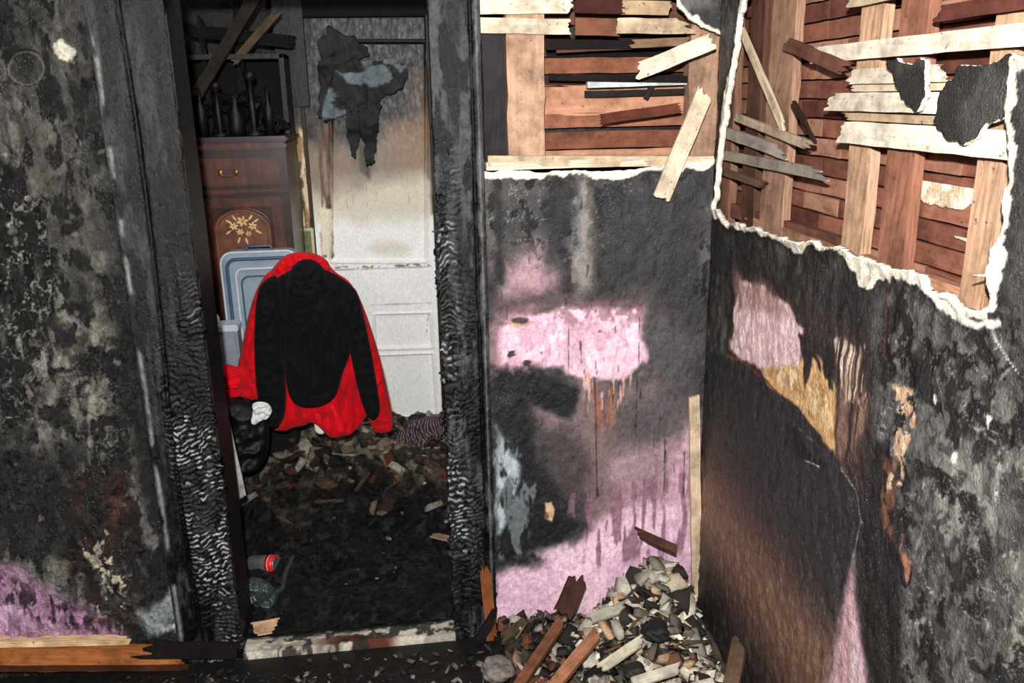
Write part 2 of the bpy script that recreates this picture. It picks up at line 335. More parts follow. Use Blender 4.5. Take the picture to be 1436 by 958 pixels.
# ------------------------------------------------------------------ BACK-RIGHT WALL (pink plaster)
def mk_hole(pts, ax, val, warp, fx, seed):
    q = [uv(x,y,ax,val) for x,y in pts]
    return lambda U,V: -(poly_sd(q,U,V)+(fbm(U*fx,V*fx,seed,3)-.5)*2*warp)
hb = mk_hole([(560,-400),(935,-400),(938,-20),(962,22),(1001,45),(1030,60),(1030,222),(990,226),(900,238),(760,242),(684,240),(560,240)], 'y', 0, .006, 28, 3)
def paint_br(p):
    p.mott((98,94,92), 7, 3, .4, .75); p.mott((34,33,34), 9, 5, .5, .7, .8)
    p.poly([(684,245),(990,235),(990,330),(684,330)], (50,50,52), .05, .04, op=.7)
    p.poly([(684,250),(990,240),(990,420),(684,420)], (18,18,19), .01, .02, lo=.54, hi=.60, gx=45, gy=35)
    p.poly([(684,250),(990,240),(990,360),(684,360)], (150,146,138), .02, .02, vein=.022, gx=28, gy=22, op=.6)
    p.poly([(770,255),(800,255),(790,420),(760,400)], (32,32,34), .03, .02, op=.8)
    p.poly([(808,250),(826,250),(834,400),(806,430)], (162,152,146), .03, .01, op=.75)
    p.poly([(850,260),(985,250),(985,470),(905,440),(850,380)], (52,50,52), .04, .03, op=.85)
    p.deepen(.85)
    p.poly([(698,362),(750,358),(788,385),(780,412),(703,410)], (190,150,160), .05, .03, op=.85)
    p.poly(ell(715,350,26,14), (70,62,64), .03, .02, op=.8)
    p.poly([(905,430),(985,470),(980,620),(900,560)], (76,70,72), .04, .03, op=.9)
    p.poly([(692,420),(910,410),(915,440),(692,460)], (90,72,72), .04, .02, op=.8)
    p.poly([(692,440),(750,430),(760,520),(692,520)], (150,112,118), .03, .02)
    p.poly([(740,555),(920,530),(965,600),(968,760),(840,760),(760,640)], (126,106,106), .06, .04, op=.9)
    p.poly([(850,560),(960,540),(960,640),(880,680)], (78,71,74), .06, .04, op=.8)
    p.poly([(860,640),(968,600),(968,780),(850,760)], (168,136,146), .05, .04, op=.8)
    p.poly([(945,640),(970,600),(970,790),(935,790)], (206,164,180), .03, .03, op=.9)
    p.poly([(690,515),(760,522),(812,545),(800,590),(740,560),(692,560)], (24,23,26), .015, .015)
    p.poly([(702,462),(725,445),(790,433),(850,430),(900,434),(906,500),(883,528),(820,530),(775,512),(735,508),(702,512),(696,480)], (232,188,204), .011, .012, fx=22, fy=22)
    p.poly([(740,450),(905,440),(895,520),(760,505)], (242,210,222), .02, .02, op=.8, lo=.4, hi=.7, gx=14, gy=8)
    p.poly([(700,450),(900,450),(900,525),(700,520)], (190,146,166), .02, .02, op=.6, lo=.52, hi=.66, gx=30, gy=14)
    p.poly([(700,425),(905,425),(905,452),(700,455)], (130,94,102), .014, .01, op=.65, lo=.42, hi=.6, gx=30, gy=30)
    p.poly(ell(728,452,18,8), (176,142,112), .006, .01, op=.8); p.poly(ell(728,449,13,5), (70,58,54), .003, .006)
    for x, y, r in ((716,497,6),(740,510,5),(760,495,2),(842,465,2)): p.poly(ell(x,y,r,r*.8), (60,50,54), .002, .006, fx=70, fy=70)
    p.poly([(815,522),(900,518),(885,545),(862,575),(825,575)], (214,166,158), .010, .015, lo=.45, hi=.6, gx=130, gy=8, op=.9)
    p.poly([(830,545),(880,540),(862,600),(835,610)], (146,96,76), .012, .02, lo=.5, hi=.6, gx=130, gy=8, op=.8)
    p.line([(834,530),(836,600),(837,700)], .0024, (70,32,24), .002, .002, 1, 8, 8)
    p.line([(838,540),(840,620)], .006, (130,76,56), .005, .003, .3, 8, 8)
    for x_, l_ in ((846,60),(858,40),(868,75),(820,50)): p.line([(x_,535),(x_+2,535+l_)], .001, (120,70,52), .0015, .002, .8, 8, 8)
    p.poly([(692,565),(735,560),(752,620),(790,690),(818,735),(790,770),(740,792),(692,795)], (24,26,29), .022, .02)
    p.poly([(735,600),(800,600),(830,660),(820,740),(790,700)], (58,51,53), .04, .03, op=.8)
    p.poly([(696,600),(714,615),(728,660),(722,720),(700,745)], (164,174,178), .014, .015, lo=.3, hi=.6, gx=40, gy=15)
    p.poly([(700,640),(725,620),(748,700),(735,775),(700,785)], (96,100,103), .015, .03, lo=.48, hi=.6, gx=40, gy=12)
    p.poly([(692,805),(760,788),(815,755),(870,712),(968,700),(972,900),(692,900)], (218,176,198), .03, .015)
    p.poly([(692,800),(968,700),(972,900),(692,900)], (236,200,216), .03, .02, op=.8, lo=.4, hi=.7, gx=14, gy=10)
    p.poly([(800,700),(968,660),(968,780),(820,790)], (130,96,110), .02, .03, lo=.48, hi=.66, gx=60, gy=8, op=.85)
    p.poly([(762,703),(775,702),(780,715),(774,732),(764,728)], (196,164,128), .003, .006); p.poly(ell(766,722,4,6), (110,82,58), .003, .006)
    p.poly([(692,235),(700,235),(706,400),(696,400)], (28,28,30), .01, .01)
    n = fbm(p.U*14, p.V*14, 91, 4); d = -hb(p.U, p.V); p.mixm(1-ss(.006,.010, d-.044*np.clip(n-.28,0,1)), (232,223,206))
    for i in range(50):
        x = random.uniform(700,975); y = random.uniform(260,760); p.line([(x,y),(x+random.uniform(-4,4),y+random.uniform(10,70))], .0007, (28,26,26), .001, .003, .7)
sheet("wall_back.002", 'y', 0, .222, XR, 0, 2.45, .0035, paint_br, [M_plaster, M_rim], sd=hb, thick=.018, relief=lambda U,V: crackle(U,V,.006), rim=True)
boxo("partition_core.001", .225, XR+.1, .155, .175, 0, 2.45, M_soot, 0)
boxo("partition_core.002", .225, XR, .03, .15, 0, 1.42, M_soot, 0)

A = Acc(); nY = (0,-1,0)
def vst(A, xa, xb, y0, y1, Y, t, col, zt=2.4, var=.1, yref=130):
    a = P(xa,yref,'y',Y); b = P(xb,yref,'y',Y); zb = P((xa+xb)/2,y1,'y',Y).z
    z1 = zt if y0 is None else P((xa+xb)/2,y0,'y',Y).z
    A.plank(((a.x+b.x)/2, Y+t/2, zb), ((a.x+b.x)/2, Y+t/2, z1), abs(b.x-a.x), t, nY, col, 0, 0, var)
vst(A, 678, 708, 40, 236, .03, .05, (54,50,52)); vst(A, 712, 764, None, 236, .025, .06, (206,164,134), var=0)
vst(A, 966, 1006, None, 236, .045, .05, (180,142,116), var=0)
def hz(A, xa, xb, y, hpx, Y, t, col, ja=0, jb=0, dy=0, var=.08):
    a = P(xa,y,'y',Y); b = P(xb,y+dy,'y',Y); w = P(xa,y-hpx/2,'y',Y).z-P(xa,y+hpx/2,'y',Y).z
    if dy == 0: b.z = a.z
    A.plank(a, b, w, t, nY, col, ja, jb, var)
hz(A, 672, 806, 8, 24, .016, .01, (240,220,194), 0, .02); hz(A, 672, 803, 35, 22, .016, .01, (234,212,184), 0, .02, 3)
hz(A, 806, 870, 38, 24, .02, .01, (134,84,62), 0, .02, 1); hz(A, 862, 975, 36, 22, .018, .01, (226,198,162), .01, .05, 1); hz(A, 806, 878, 8, 20, .022, .01, (78,38,32), 0, .02, 2); hz(A, 872, 944, 10, 20, .022, .01, (200,168,132), 0, .02, 2)
hz(A, 876, 970, 62, 12, .014, .008, (150,116,92), .04, .02, -4)
for y, h, c in ((62,14,(44,26,20)),(93,22,(160,100,72)),(142,44,(206,148,116)),(170,20,(170,110,84)),(198,24,(138,84,64)),(222,20,(190,140,108)),(78,8,(26,18,16)),(20,30,(104,68,54)),(-20,40,(124,82,62)),(116,16,(64,36,30))):
    hz(A, 760, 1010, y, h, .125, .015, c)
hz(A, 765, 900, 64, 12, .05, .008, (26,21,20)); hz(A, 780, 985, 70, 9, .06, .012, (104,64,46), 0, 0, -10); hz(A, 770, 985, 108, 10, .06, .012, (34,24,22), 0, 0, 4)
hz(A, 676, 766, 60, 50, .125, .015, (108,80,64)); hz(A, 820, 985, 132, 9, .09, .01, (44,38,36), 0, 0, -4)
hz(A, 838, 960, 168, 14, .04, .012, (110,58,44), .02, .03, -18)
a = P(680,232,'y',.05); b = P(1000,222,'y',.05); b.z = a.z; A.plank(a, b, .09, .022, (0,0,1), (240,222,194))
a = P(684,226,'y',.012); b = P(985,226,'y',.012); A.plank(a, b, .03, .014, nY, (206,182,150), 0, .02)
A.obj("exposed_wall_framing")
A = Acc(); a = P(823,118,'y',.075); b = P(962,113,'y',.075); A.plank(a, b, .022, .024, nY, (214,222,224), .0, .0); A.plank(P(905,138,'y',.07), P(925,100,'y',.07), .014, .008, nY, (50,44,42)); A.obj("pipe_casing")
A = Acc(); A.plank(P(880,106,'y',.0), P(1003,56,'y',-.035), .045, .010, (0,-1,.1), (242,224,198), .05, .02, 0); A.obj("broken_lath")
A = Acc(); A.plank(P(925,283,'y',-.03), P(990,124,'y',.005), .05, .010, (0,-1,.1), (240,218,188), .02, .03, 0); A.obj("broken_lath.001")
A = Acc(); p1 = P(973,553,'y',-.02); p0 = P(978,835,'y',-.02); p0.z = max(p0.z-.06, .0); A.plank(p0, p1, .033, .012, (0,-1,0), (228,200,168), 0, .012, 0); A.obj("corner_lath")

# ------------------------------------------------------------------ RIGHT WALL
holeR = [(1052,-400),(1050,-30),(1034,50),(1024,120),(1014,180),(1008,240),(1002,288),(1015,312),(1060,322),(1120,338),(1180,352),(1230,372),(1290,388),(1335,425),(1365,446),(1398,438),(1392,378),(1412,290),(1416,225),(1414,150),(1420,85),(1500,70),(1700,40),(1700,-400)]
hr = mk_hole(holeR, 'x', XR, .010, 22, 8)
def paint_r(p):
    p.mott((86,84,80), 6, 4, .4, .75); p.mott((30,29,29), 8, 5, .5, .68, .85)
    p.poly([(1000,330),(1190,380),(1300,430),(1436,520),(1436,600),(1230,520),(1100,420),(1000,400)], (40,39,39), .03, .04, op=.8)
    p.poly([(1240,380),(1330,420),(1436,470),(1436,900),(1436,1100),(1250,1100),(1215,740),(1232,560)], (94,92,88), .05, .04, op=.85)
    p.poly([(1270,560),(1436,600),(1600,900),(1600,1100),(1290,1100)], (136,132,124), .06, .04, op=.75, lo=.4, hi=.7, gx=9, gy=6)
    p.poly([(1240,380),(1436,440),(1700,440),(1700,1300),(1250,1100),(1215,740)], (20,20,20), .01, .02, lo=.59, hi=.63, gx=26, gy=22, op=.95)
    p.poly([(1240,380),(1436,440),(1700,440),(1700,1300),(1250,1100),(1215,740)], (44,43,42), .03, .03, lo=.5, hi=.7, gx=70, gy=50, op=.7)
    p.poly([(1240,400),(1420,440),(1480,640),(1330,600),(1240,560)], (16,16,16), .02, .02, lo=.49, hi=.54, gx=28, gy=24)
    p.poly([(1240,380),(1436,440),(1700,440),(1700,1300),(1250,1100),(1215,740)], (164,160,152), .03, .02, vein=.012, gx=12, gy=10, op=.6)
    p.deepen(.8)
    p.poly([(1205,640),(1245,620),(1262,800),(1265,1000),(1200,1000),(1200,760)], (26,24,24), .015, .02)
    p.poly([(1026,370),(1120,415),(1215,470),(1222,560),(1215,700),(1170,650),(1015,505)], (48,37,34), .02, .012)
    p.poly([(1036,392),(1068,402),(1106,432),(1124,462),(1122,520),(1080,522),(1040,505),(1022,490),(1030,440)], (232,198,200), .008, .010, fx=25, fy=25)
    p.poly([(1030,385),(1068,400),(1110,430),(1094,452),(1036,432)], (160,122,114), .025, .02, op=.7)
    p.poly([(1066,516),(1120,512),(1128,492),(1150,500),(1172,545),(1170,632),(1120,580),(1075,545)], (208,164,114), .008, .01, fx=40, fy=14)
    p.poly([(1075,520),(1120,520),(1160,560),(1165,600)], (236,206,164), .01, .02, lo=.5, hi=.65, gx=60, gy=15)
    p.poly([(1060,505),(1140,505),(1170,545),(1165,620),(1120,560)], (150,96,62), .01, .02, vein=.03, gx=45, gy=20, op=.7)
    p.poly([(1120,470),(1140,470),(1150,520),(1140,500),(1130,540)], (34,29,29), .004, .008, fx=60, fy=8)
    p.poly([(1150,480),(1170,490),(1168,550),(1155,520)], (30,26,26), .004, .01, fx=60, fy=8)
    p.poly([(1170,478),(1212,488),(1215,600),(1195,660),(1172,640)], (124,94,80), .015, .02, lo=.38, hi=.6, gx=120, gy=6)
    p.poly([(1172,480),(1212,490),(1208,570),(1178,570)], (212,188,168), .006, .02, lo=.54, hi=.66, gx=170, gy=7)
    p.line([(1020,500),(1040,506),(1070,530),(1100,560),(1150,612),(1172,640),(1200,685)], .003, (110,68,40), .003, .003, .9)
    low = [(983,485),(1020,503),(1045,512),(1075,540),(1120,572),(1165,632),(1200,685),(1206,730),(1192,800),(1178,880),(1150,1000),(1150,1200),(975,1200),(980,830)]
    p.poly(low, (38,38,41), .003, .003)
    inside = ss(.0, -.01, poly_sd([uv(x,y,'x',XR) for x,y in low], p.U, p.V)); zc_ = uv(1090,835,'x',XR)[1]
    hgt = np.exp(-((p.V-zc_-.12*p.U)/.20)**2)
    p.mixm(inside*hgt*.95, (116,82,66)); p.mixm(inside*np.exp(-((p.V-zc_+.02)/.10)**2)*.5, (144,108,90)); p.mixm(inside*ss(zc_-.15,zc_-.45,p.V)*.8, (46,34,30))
    p.poly([(1110,600),(1140,640),(1160,655),(1145,655),(1115,640)], (18,18,18), .003, .008)
    p.line([(1128,645),(1148,655)], .0015, (190,185,178), .0015, .002); p.line([(1120,600),(1160,640)], .0008, (150,150,148), .001, .003, .5)
    p.line([(1178,655),(1200,685),(1207,730),(1190,810)], .0018, (180,176,170), .0015, .002, .8)
    p.poly([(1198,775),(1203,870),(1226,1000),(1150,1000),(1175,880)], (200,158,166), .018, .008, fx=20, fy=8)
    p.poly([(1196,830),(1200,870),(1215,960),(1190,960)], (232,200,208), .012, .01, op=.8)
    p.line([(1207,740),(1215,870),(1235,1000)], .006, (24,20,20), .004, .004)
    p.poly([(1250,540),(1288,540),(1288,600),(1270,640),(1258,700),(1240,700),(1250,620)], (200,166,136), .004, .014, lo=.5, hi=.55, gx=80, gy=55)
    p.poly([(1235,640),(1260,640),(1250,760),(1238,760)], (108,72,54), .006, .01, lo=.5, hi=.58, gx=50, gy=40)
    p.poly([(1260,720),(1285,760),(1270,830)], (160,110,86), .003, .012, lo=.55, hi=.6, gx=50)
    p.line([(1392,465),(1410,500),(1436,535),(1470,600)], .0009, (190,186,178), .001, .003); p.line([(1300,720),(1275,800),(1290,900)], .0006, (170,164,156), .001, .006, .6)
    p.line([(1380,560),(1430,500)], .0006, (170,164,156), .001, .006, .5); p.line([(1275,880),(1330,850),(1420,900)], .0006, (180,170,160), .001, .006, .5)
    for x, y in ((1365,500),(1370,520),(1340,640),(1400,700),(1310,560),(1385,590)): p.poly(ell(x,y,3,10), (215,210,200), .002, .008, fx=60, fy=40, lo=.4, hi=.5)
    p.line([(1243,385),(1240,500)], .002, (90,44,34), .003, .004, .8, 20, 5); p.line([(992,305),(986,400),(984,500)], .003, (176,170,160), .003, .002, .9); p.line([(986,500),(980,700)], .002, (130,122,115), .002, .002, .8)
    S = -hr(p.U, p.V)
    n = fbm(p.U*9, p.V*9, 44, 4); n2 = fbm(p.U*40, p.V*40, 46, 3)
    wd = .008+.062*np.clip(n-.32,0,1)**1.25
    p.mixm(ss(wd+.03, wd, S)*.6, (20,18,18))
    p.mixm(1-ss(-.0015, .0015, S-wd+(n2-.5)*.010), (233,224,206)); p.mixm((1-ss(-.0015, .0015, S-wd+(n2-.5)*.010))*ss(.5,.7,n2)*.35, (180,160,136))
    p.poly([(1300,398),(1340,430),(1370,452),(1405,444),(1405,458),(1350,458),(1310,425)], (238,229,211), .003, .008, fx=28, fy=28)
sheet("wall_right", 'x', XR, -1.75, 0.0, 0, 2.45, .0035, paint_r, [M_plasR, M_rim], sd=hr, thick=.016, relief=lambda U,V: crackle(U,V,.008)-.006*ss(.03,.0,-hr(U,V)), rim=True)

A = Acc(); nX = (-1,0,0)
def rowR(A, xa, xb, y0, hpx, off, t, col, ja=0, jb=0, xr=1300, tilt=0, var=.06):
    X = XR+off; z = P(xr,y0,'x',X).z; w = P(xr,y0-hpx/2,'x',X).z-P(xr,y0+hpx/2,'x',X).z
    A.plank((X, P(xa,y0,'x',X).y, z), (X, P(xb,y0,'x',X).y, z+tilt), w, t, nX, col, ja, jb, var)
def vR(A, xa, xb, off, t, col, z0=1.15, z1=2.42, yref=200):
    X = XR+off; a = P(xa,yref,'x',X).y; b = P(xb,yref,'x',X).y
    A.plank((X+t/2,(a+b)/2,z0), (X+t/2,(a+b)/2,z1), abs(a-b), t, nX, col, var=0)
for xa, xb, c in ((1012,1026,(140,100,80)),(1044,1062,(96,62,50)),(1072,1104,(170,130,106)),(1192,1222,(200,158,126)),(1246,1284,(152,100,78)),(1374,1410,(184,144,114)),(1470,1530,(178,138,110))):
    vR(A, xa, xb, .034, .022, c)
z = 1.12; i = 0
while z < 2.42:
    y = .1
    while y > -1.75:
        L = random.uniform(.12,.4); c = random.choice([(150,94,74),(128,76,62),(170,116,92),(182,132,106),(108,62,50)])
        A.plank((XR+.075, y, z+.02), (XR+.075, y-L, z+.02), .038, .012, nX, c); y -= L+.002
    z += .043
boxo("lath_backing", XR+.085, XR+.091, -1.8, .12, 1.1, 2.43, mat_flat("mortar_dark", (120,86,70), .9), 0)
rowR(A, 1138, 1600, 62, 28, .024, .009, (238,224,200), .03, 0); rowR(A, 1186, 1330, 103, 24, .024, .009, (230,214,190), .05, .04)
rowR(A, 1158, 1432, 144, 30, .024, .009, (238,224,200), .05, 0); rowR(A, 1172, 1432, 194, 36, .022, .010, (240,227,204), .06, 0)
rowR(A, 1310, 1600, 22, 22, .026, .009, (104,56,46), .03, 0); rowR(A, 1190, 1432, 120, 14, .030, .006, (210,190,162), .05, 0)
rowR(A, 1180, 1330, 168, 12, .030, .006, (196,168,136), .05, 0)
rowR(A, 1190, 1600, -25, 30, .024, .009, (206,184,152), .03, 0)
X = XR+.02
for a, b, w, c in (((1008,182),(1104,216),.030,(176,166,152)),((1008,216),(1162,246),.026,(156,146,132)),((1030,163),(1146,208),.022,(194,172,146)),((1040,42),(1106,196),.024,(224,200,168)),((1012,240),(1080,262),.02,(116,86,72)),((1110,140),(1146,200),.014,(60,38,32)),((1100,60),(1196,100),.03,(118,76,62))):
    A.plank(P(*a,'x',X), P(*b,'x',X+.0), w, .008, nX, c, .03, .08)
rowR(A, 1008, 1190, 318, 22, .05, .02, (116,78,64), 0, 0, 1100); rowR(A, 1040, 1400, 362, 20, .045, .02, (184,134,104), 0, 0, 1200)
A.obj("exposed_lath_framing")
qz = [uv(x,y,'x',XR+.06) for x,y in ((1288,228),(1375,246),(1372,345),(1288,318))]
def sdk(U, V):
    r = ((V-1.12) % .086)/.086; d = np.abs(r-.62)-.17-.26*(fbm(U*26, V*0+np.floor((V-1.12)/.086)*3, 6, 3)-.35)*(r < .62)
    return np.maximum(d*.08, poly_sd(qz, U, V))
sheet("plaster_keys", 'x', XR+.064, -1.3, -.3, 1.2, 1.8, .003, lambda p: p.mott((190,170,142), 30, 30, .5, .7), [M_rubble], sd=sdk, base=(228,214,190), thick=.005)
for nm, pts in (("plaster_remnant", [(1345,95),(1400,84),(1436,78),(1440,160),(1412,168),(1385,175),(1360,200),(1325,198),(1310,170),(1318,130)]), ("plaster_remnant.001", [(1244,88),(1296,84),(1300,130),(1285,160),(1262,140)])):
    q = [uv(x,y,'x',XR+.006) for x,y in pts]
    sheet(nm, 'x', XR+.006, min(a for a,b in q)-.02, max(a for a,b in q)+.02, min(b for a,b in q)-.02, max(b for a,b in q)+.02, .003,
      lambda p: (p.mott((56,54,52), 12, 12, .45, .7)), [M_plasR, M_rim], sd=lambda U,V,q=q: poly_sd(q,U,V)+(fbm(U*35,V*35,2,4)-.5)*.016, base=(24,24,24), thick=.01, rim=True)
boxo("wall_right_outer", XR+.14, XR+.16, -1.9, .17, 0, 2.45, M_sootdk, 0)

# ------------------------------------------------------------------ FLOOR, far room shell, ceiling
boxo("floor", -2.2, 1.3, -2.2, 1.9, -.06, 0, M_soot, 0)
boxo("ceiling", -2.2, 1.3, -1.6, 1.9, 2.45, 2.5, M_sootdk, 0)
YB = 1.62
boxo("wall_far_left", -1.75, -1.69, .16, YB, 0, 2.45, M_sootdk, 0)
boxo("wall_far_right", .62, .68, .18, YB, 0, 2.45, M_soot, 0)
def paint_far(p):
    p.mott((26,24,23), 8, 4, .45, .7)
    p.poly([(380,380),(640,380),(640,640),(380,640)], (225,226,222), .02, .01)
    p.poly([(600,60),(640,60),(650,600),(620,600)], (40,36,34), .02, .02)
sheet("wall_far_back", 'y', YB, -1.7, .62, 0, 2.45, .006, paint_far, [M_plaster], base=(10,10,10))
dx0 = P(447,400,'y',YB-.05).x; dx1 = P(612,400,'y',YB-.05).x; dzt = P(520,24,'y',YB-.05).z
pan = [[uv(x,y,'y',YB-.05) for x,y in pp] for pp in (box(466,60,596,366), [(526,442),(603,440),(605,486),(528,488)], [(528,500),(606,497),(612,585),(530,585)])]
def rel_door(U, V):
    r = np.zeros(U.shape)
    for q in pan:
        s = poly_sd(q, U, V); r += .010*ss(.004, -.004, s)-.006*np.exp(-((s-.006)/.005)**2)
    return r
def paint_door(p):
    p.poly([(400,-80),(640,-80),(640,310),(400,310)], (206,198,180), .06, .02)
    p.poly([(400,-80),(640,-80),(640,240),(400,275)], (130,114,98), .08, .03)
    p.poly([(400,-80),(640,-80),(640,140),(560,175),(400,215)], (38,32,29), .06, .04)
    p.poly([(400,-80),(640,-80),(640,80),(560,120),(400,160)], (9,8,8), .04, .03)
    p.poly([(575,100),(600,90),(604,190),(580,200)], (82,62,50), .03, .03, op=.7)
    p.poly([(500,150),(520,150),(518,250),(505,240)], (30,26,24), .015, .008, op=.7)
    p.poly([(545,175),(600,160),(600,240),(560,240)], (140,110,84), .03, .03, op=.6)
    p.poly([(445,100),(463,100),(466,360),(450,360)], (90,62,44), .008, .01, lo=.3, hi=.6, gx=60, gy=6)
    p.poly([(448,290),(468,290),(466,360),(450,360)], (225,215,190), .006, .01)
    p.poly([(597,60),(625,60),(625,300),(604,300)], (96,76,62), .01, .01, op=.85)
    p.poly(ell(545,350,30,10), (196,184,160), .03, .01, op=.5)
    for i in range(8):
        x = random.uniform(470,590); p.line([(x,250),(x+3,250+random.uniform(20,90))], .0008, (150,120,92), .0015, .002, .6)
    p.line([(465,379),(604,374)], .0025, (150,146,138), .003, .002, .9); p.line([(465,376),(604,371)], .005, (110,100,90), .003, .003, .9, lo=.55, hi=.6)
    p.line([(520,428),(604,425)], .003, (176,176,172), .002, .002, .9)
    p.line([(601,440),(598,470)], .001, (80,90,40), .001, .001)
sheet("door_1", 'y', YB-.05, dx0, dx1, .02, dzt, .004, paint_door, [M_door], relief=rel_door, thick=.04, base=(236,236,233))
Hp = empty("hanging_burnt_paint")
for i, (pts, tone) in enumerate((([(448,60),(462,40),(500,50),(520,78),(500,88),(478,110),(462,150),(448,165)], (10,10,11)),
    ([(470,96),(500,82),(528,86),(556,84),(572,92),(566,126),(542,134),(528,150),(504,156),(482,162),(456,172),(452,150),(462,124)], (12,13,14)),
    ([(484,150),(502,156),(504,196),(498,222),(492,218),(488,186)], (9,9,10)), ([(502,148),(534,142),(530,190),(526,226),(515,232),(510,200)], (10,10,11)))):
    Yp = YB-.066-.004*i; q = [uv(x,y,'y',Yp) for x,y in pts]
    sheet("flap_%d"%i, 'y', Yp, min(a for a,b in q)-.02, max(a for a,b in q)+.02, min(b for a,b in q)-.02, max(b for a,b in q)+.02, .004,
       lambda p,i=i: p.mott((92,101,107) if i == 1 else (22,22,23), 9, 14, .54, .68), [M_flap], sd=lambda U,V,q=q: poly_sd(q,U,V)+(fbm(U*24,V*24,2,4)-.5)*.024, base=tone,  # second flap: blue-grey sheen painted in as mottling
       relief=lambda U,V: -.02*fbm(U*14,V*10,8,3), thick=.003, parent=Hp)
ff = empty("door_frame.001")
boxo("post_left", P(388,100,'y',YB-.1).x, P(430,100,'y',YB-.1).x, YB-.1, YB-.01, P(410,150,'y',YB-.1).z, 2.45, M_soot, .004, ff)
boxo("head", dx0-.05, dx1+.1, YB-.09, YB-.01, dzt, dzt+.10, M_sootdk, .004, ff)
boxo("post_right", dx1+.002, dx1+.07, YB-.09, YB-.01, 0, 2.45, M_soot, .004, ff)
def paint_arch(p):
    p.mott((150,110,70), 20, 6, .45, .65); p.mott((70,42,28), 30, 8, .55, .68)
    p.poly([(380,100),(450,100),(450,180),(380,170)], (20,17,16), .03, .03); p.poly([(395,200),(425,200),(420,300),(405,300)], (84,46,28), .01, .02, lo=.45, hi=.6, gx=40, gy=12)
xa_, xb_ = P(403,250,'y',YB-.07).x, dx0-.012
sheet("architrave", 'y', YB-.07, xa_, xb_, .1, P(425,130,'y',YB-.06).z, .005, paint_arch, [M_door], thick=.03, base=(208,192,156), parent=ff)
boxo("door_stop", xb_, dx0+.004, YB-.075, YB-.03, .05, dzt, mat_flat("charred_stop",(50,34,26),.7,var=.5), .002, ff)
A = Acc()
for a, b, w, c, Y in (((272,140),(362,-10),.045,(46,38,33),1.3),((325,92),(392,15),.03,(92,72,56),1.35),((240,40),(420,60),.05,(14,13,12),1.4),((330,-20),(345,180),.03,(20,18,17),1.45),((280,20),(300,190),.02,(26,22,20),1.4)):
    A.plank(P(*a,'y',Y), P(*b,'y',Y), w, .04, nY, c, .04, .04)
A.obj("charred_rafters")

# ------------------------------------------------------------------ dresser
def wine(name, c, gl=.35):
    m, nt, b = newmat(name); v = coords(nt, 'Object', (40, 8, 5)); g = noise(nt, v, 1, 6, .6); l = lin(c); g2 = noise(nt, coords(nt,'Object',(1,1,1)), 14, 5)
    c_ = mix(nt, mr(nt, g, .3, .7, 0, 1), tuple(l*.45), tuple(l*1.3)); nt.links.new(vmul(nt, c_, mr(nt, g2, .35, .65, .4, 1.1)), b.inputs['Base Color']); b.inputs['Roughness'].default_value = gl; return m
M_dr = wine("mahogany", (84, 43, 32)); M_dr2 = wine("mahogany_dark", (48, 25, 19)); M_br = mat_flat("brass", (130,92,48), .4, .8)
M_ivory = mat_flat("ivory_inlay", (200,168,118), .6, var=.4); M_marq = wine("marquetry_panel", (120,66,42), .4)
D = empty("dresser"); YD = 1.12
x1 = P(408,300,'y',YD).x; x0 = x1-.62; zt = P(330,200,'y',YD).z
boxo("carcass", x0, x1, YD+.012, YD+.40, .05, zt, M_dr2, .004, D)
boxo("top", x0-.02, x1+.015, YD-.02, YD+.41, zt, zt+.022, M_dr2, .008, D)
boxo("cornice", x0-.008, x1+.006, YD-.005, YD+.4, zt-.03, zt, M_dr, .008, D)
xl = P(278,300,'y',YD).x; xm = x1-.03
z1 = P(330,222,'y',YD).z; z2 = P(330,262,'y',YD).z
boxo("drawer_front", xl, xm, YD-.004, YD+.03, z2, z1, M_dr, .006, D)
boxo("drawer_rail", x0, x1, YD-.002, YD+.02, z2-.03, z2-.012, M_dr, .005, D)
z3 = z2-.045; z4 = .35
for i in range(2):
    sx = (xl-xm)*i*1.06
    boxo("stile_a_%d"%i, xl+sx, xl+sx+.045, YD-.002, YD+.02, z4, z3, M_dr, .005, D); boxo("stile_b_%d"%i, xm+sx-.045, xm+sx, YD-.002, YD+.02, z4, z3, M_dr, .005, D)
    boxo("rail_a_%d"%i, xl+sx+.045, xm+sx-.045, YD-.002, YD+.02, z3-.04, z3, M_dr, .005, D); boxo("rail_b_%d"%i, xl+sx+.045, xm+sx-.045, YD-.002, YD+.02, z4, z4+.05, M_dr, .005, D)
for i in range(2): boxo("foot_%d"%i, (x0+.02,x1-.08)[i], (x0+.08,x1-.02)[i], YD+.02, YD+.08, 0, .06, M_dr2, .004, D)
def tube(name, pts, r, mat, parent=None, cyc=False, res=6):
    cu = bpy.data.curves.new(name, 'CURVE'); cu.dimensions = '3D'; cu.bevel_depth = r; cu.bevel_resolution = 3; cu.resolution_u = res
    s = cu.splines.new('POLY'); s.points.add(len(pts)-1)
    for i, p in enumerate(pts): s.points[i].co = (*p, 1)
    s.use_cyclic_u = cyc; cu.materials.append(mat); o = bpy.data.objects.new(name, cu); sc.collection.objects.link(o); o.parent = parent; return o
cx = (xl+xm)/2; az = P(330,322,'y',YD).z; aw = (xm-xl)/2-.05
pro = [(cx-aw, z4+.1)]+[(cx+aw*math.cos(t), az+.085*math.sin(t)) for t in np.linspace(math.pi, 0, 18)]+[(cx+aw, z4+.1)]
bm = bmesh.new(); vs = [bm.verts.new((a, YD+.008, b)) for a, b in pro]; bm.faces.new(vs[::-1]); r_ = bmesh.ops.extrude_face_region(bm, geom=bm.faces[:]); 
for g in r_['geom']:
    if isinstance(g, bmesh.types.BMVert): g.co.y += .006
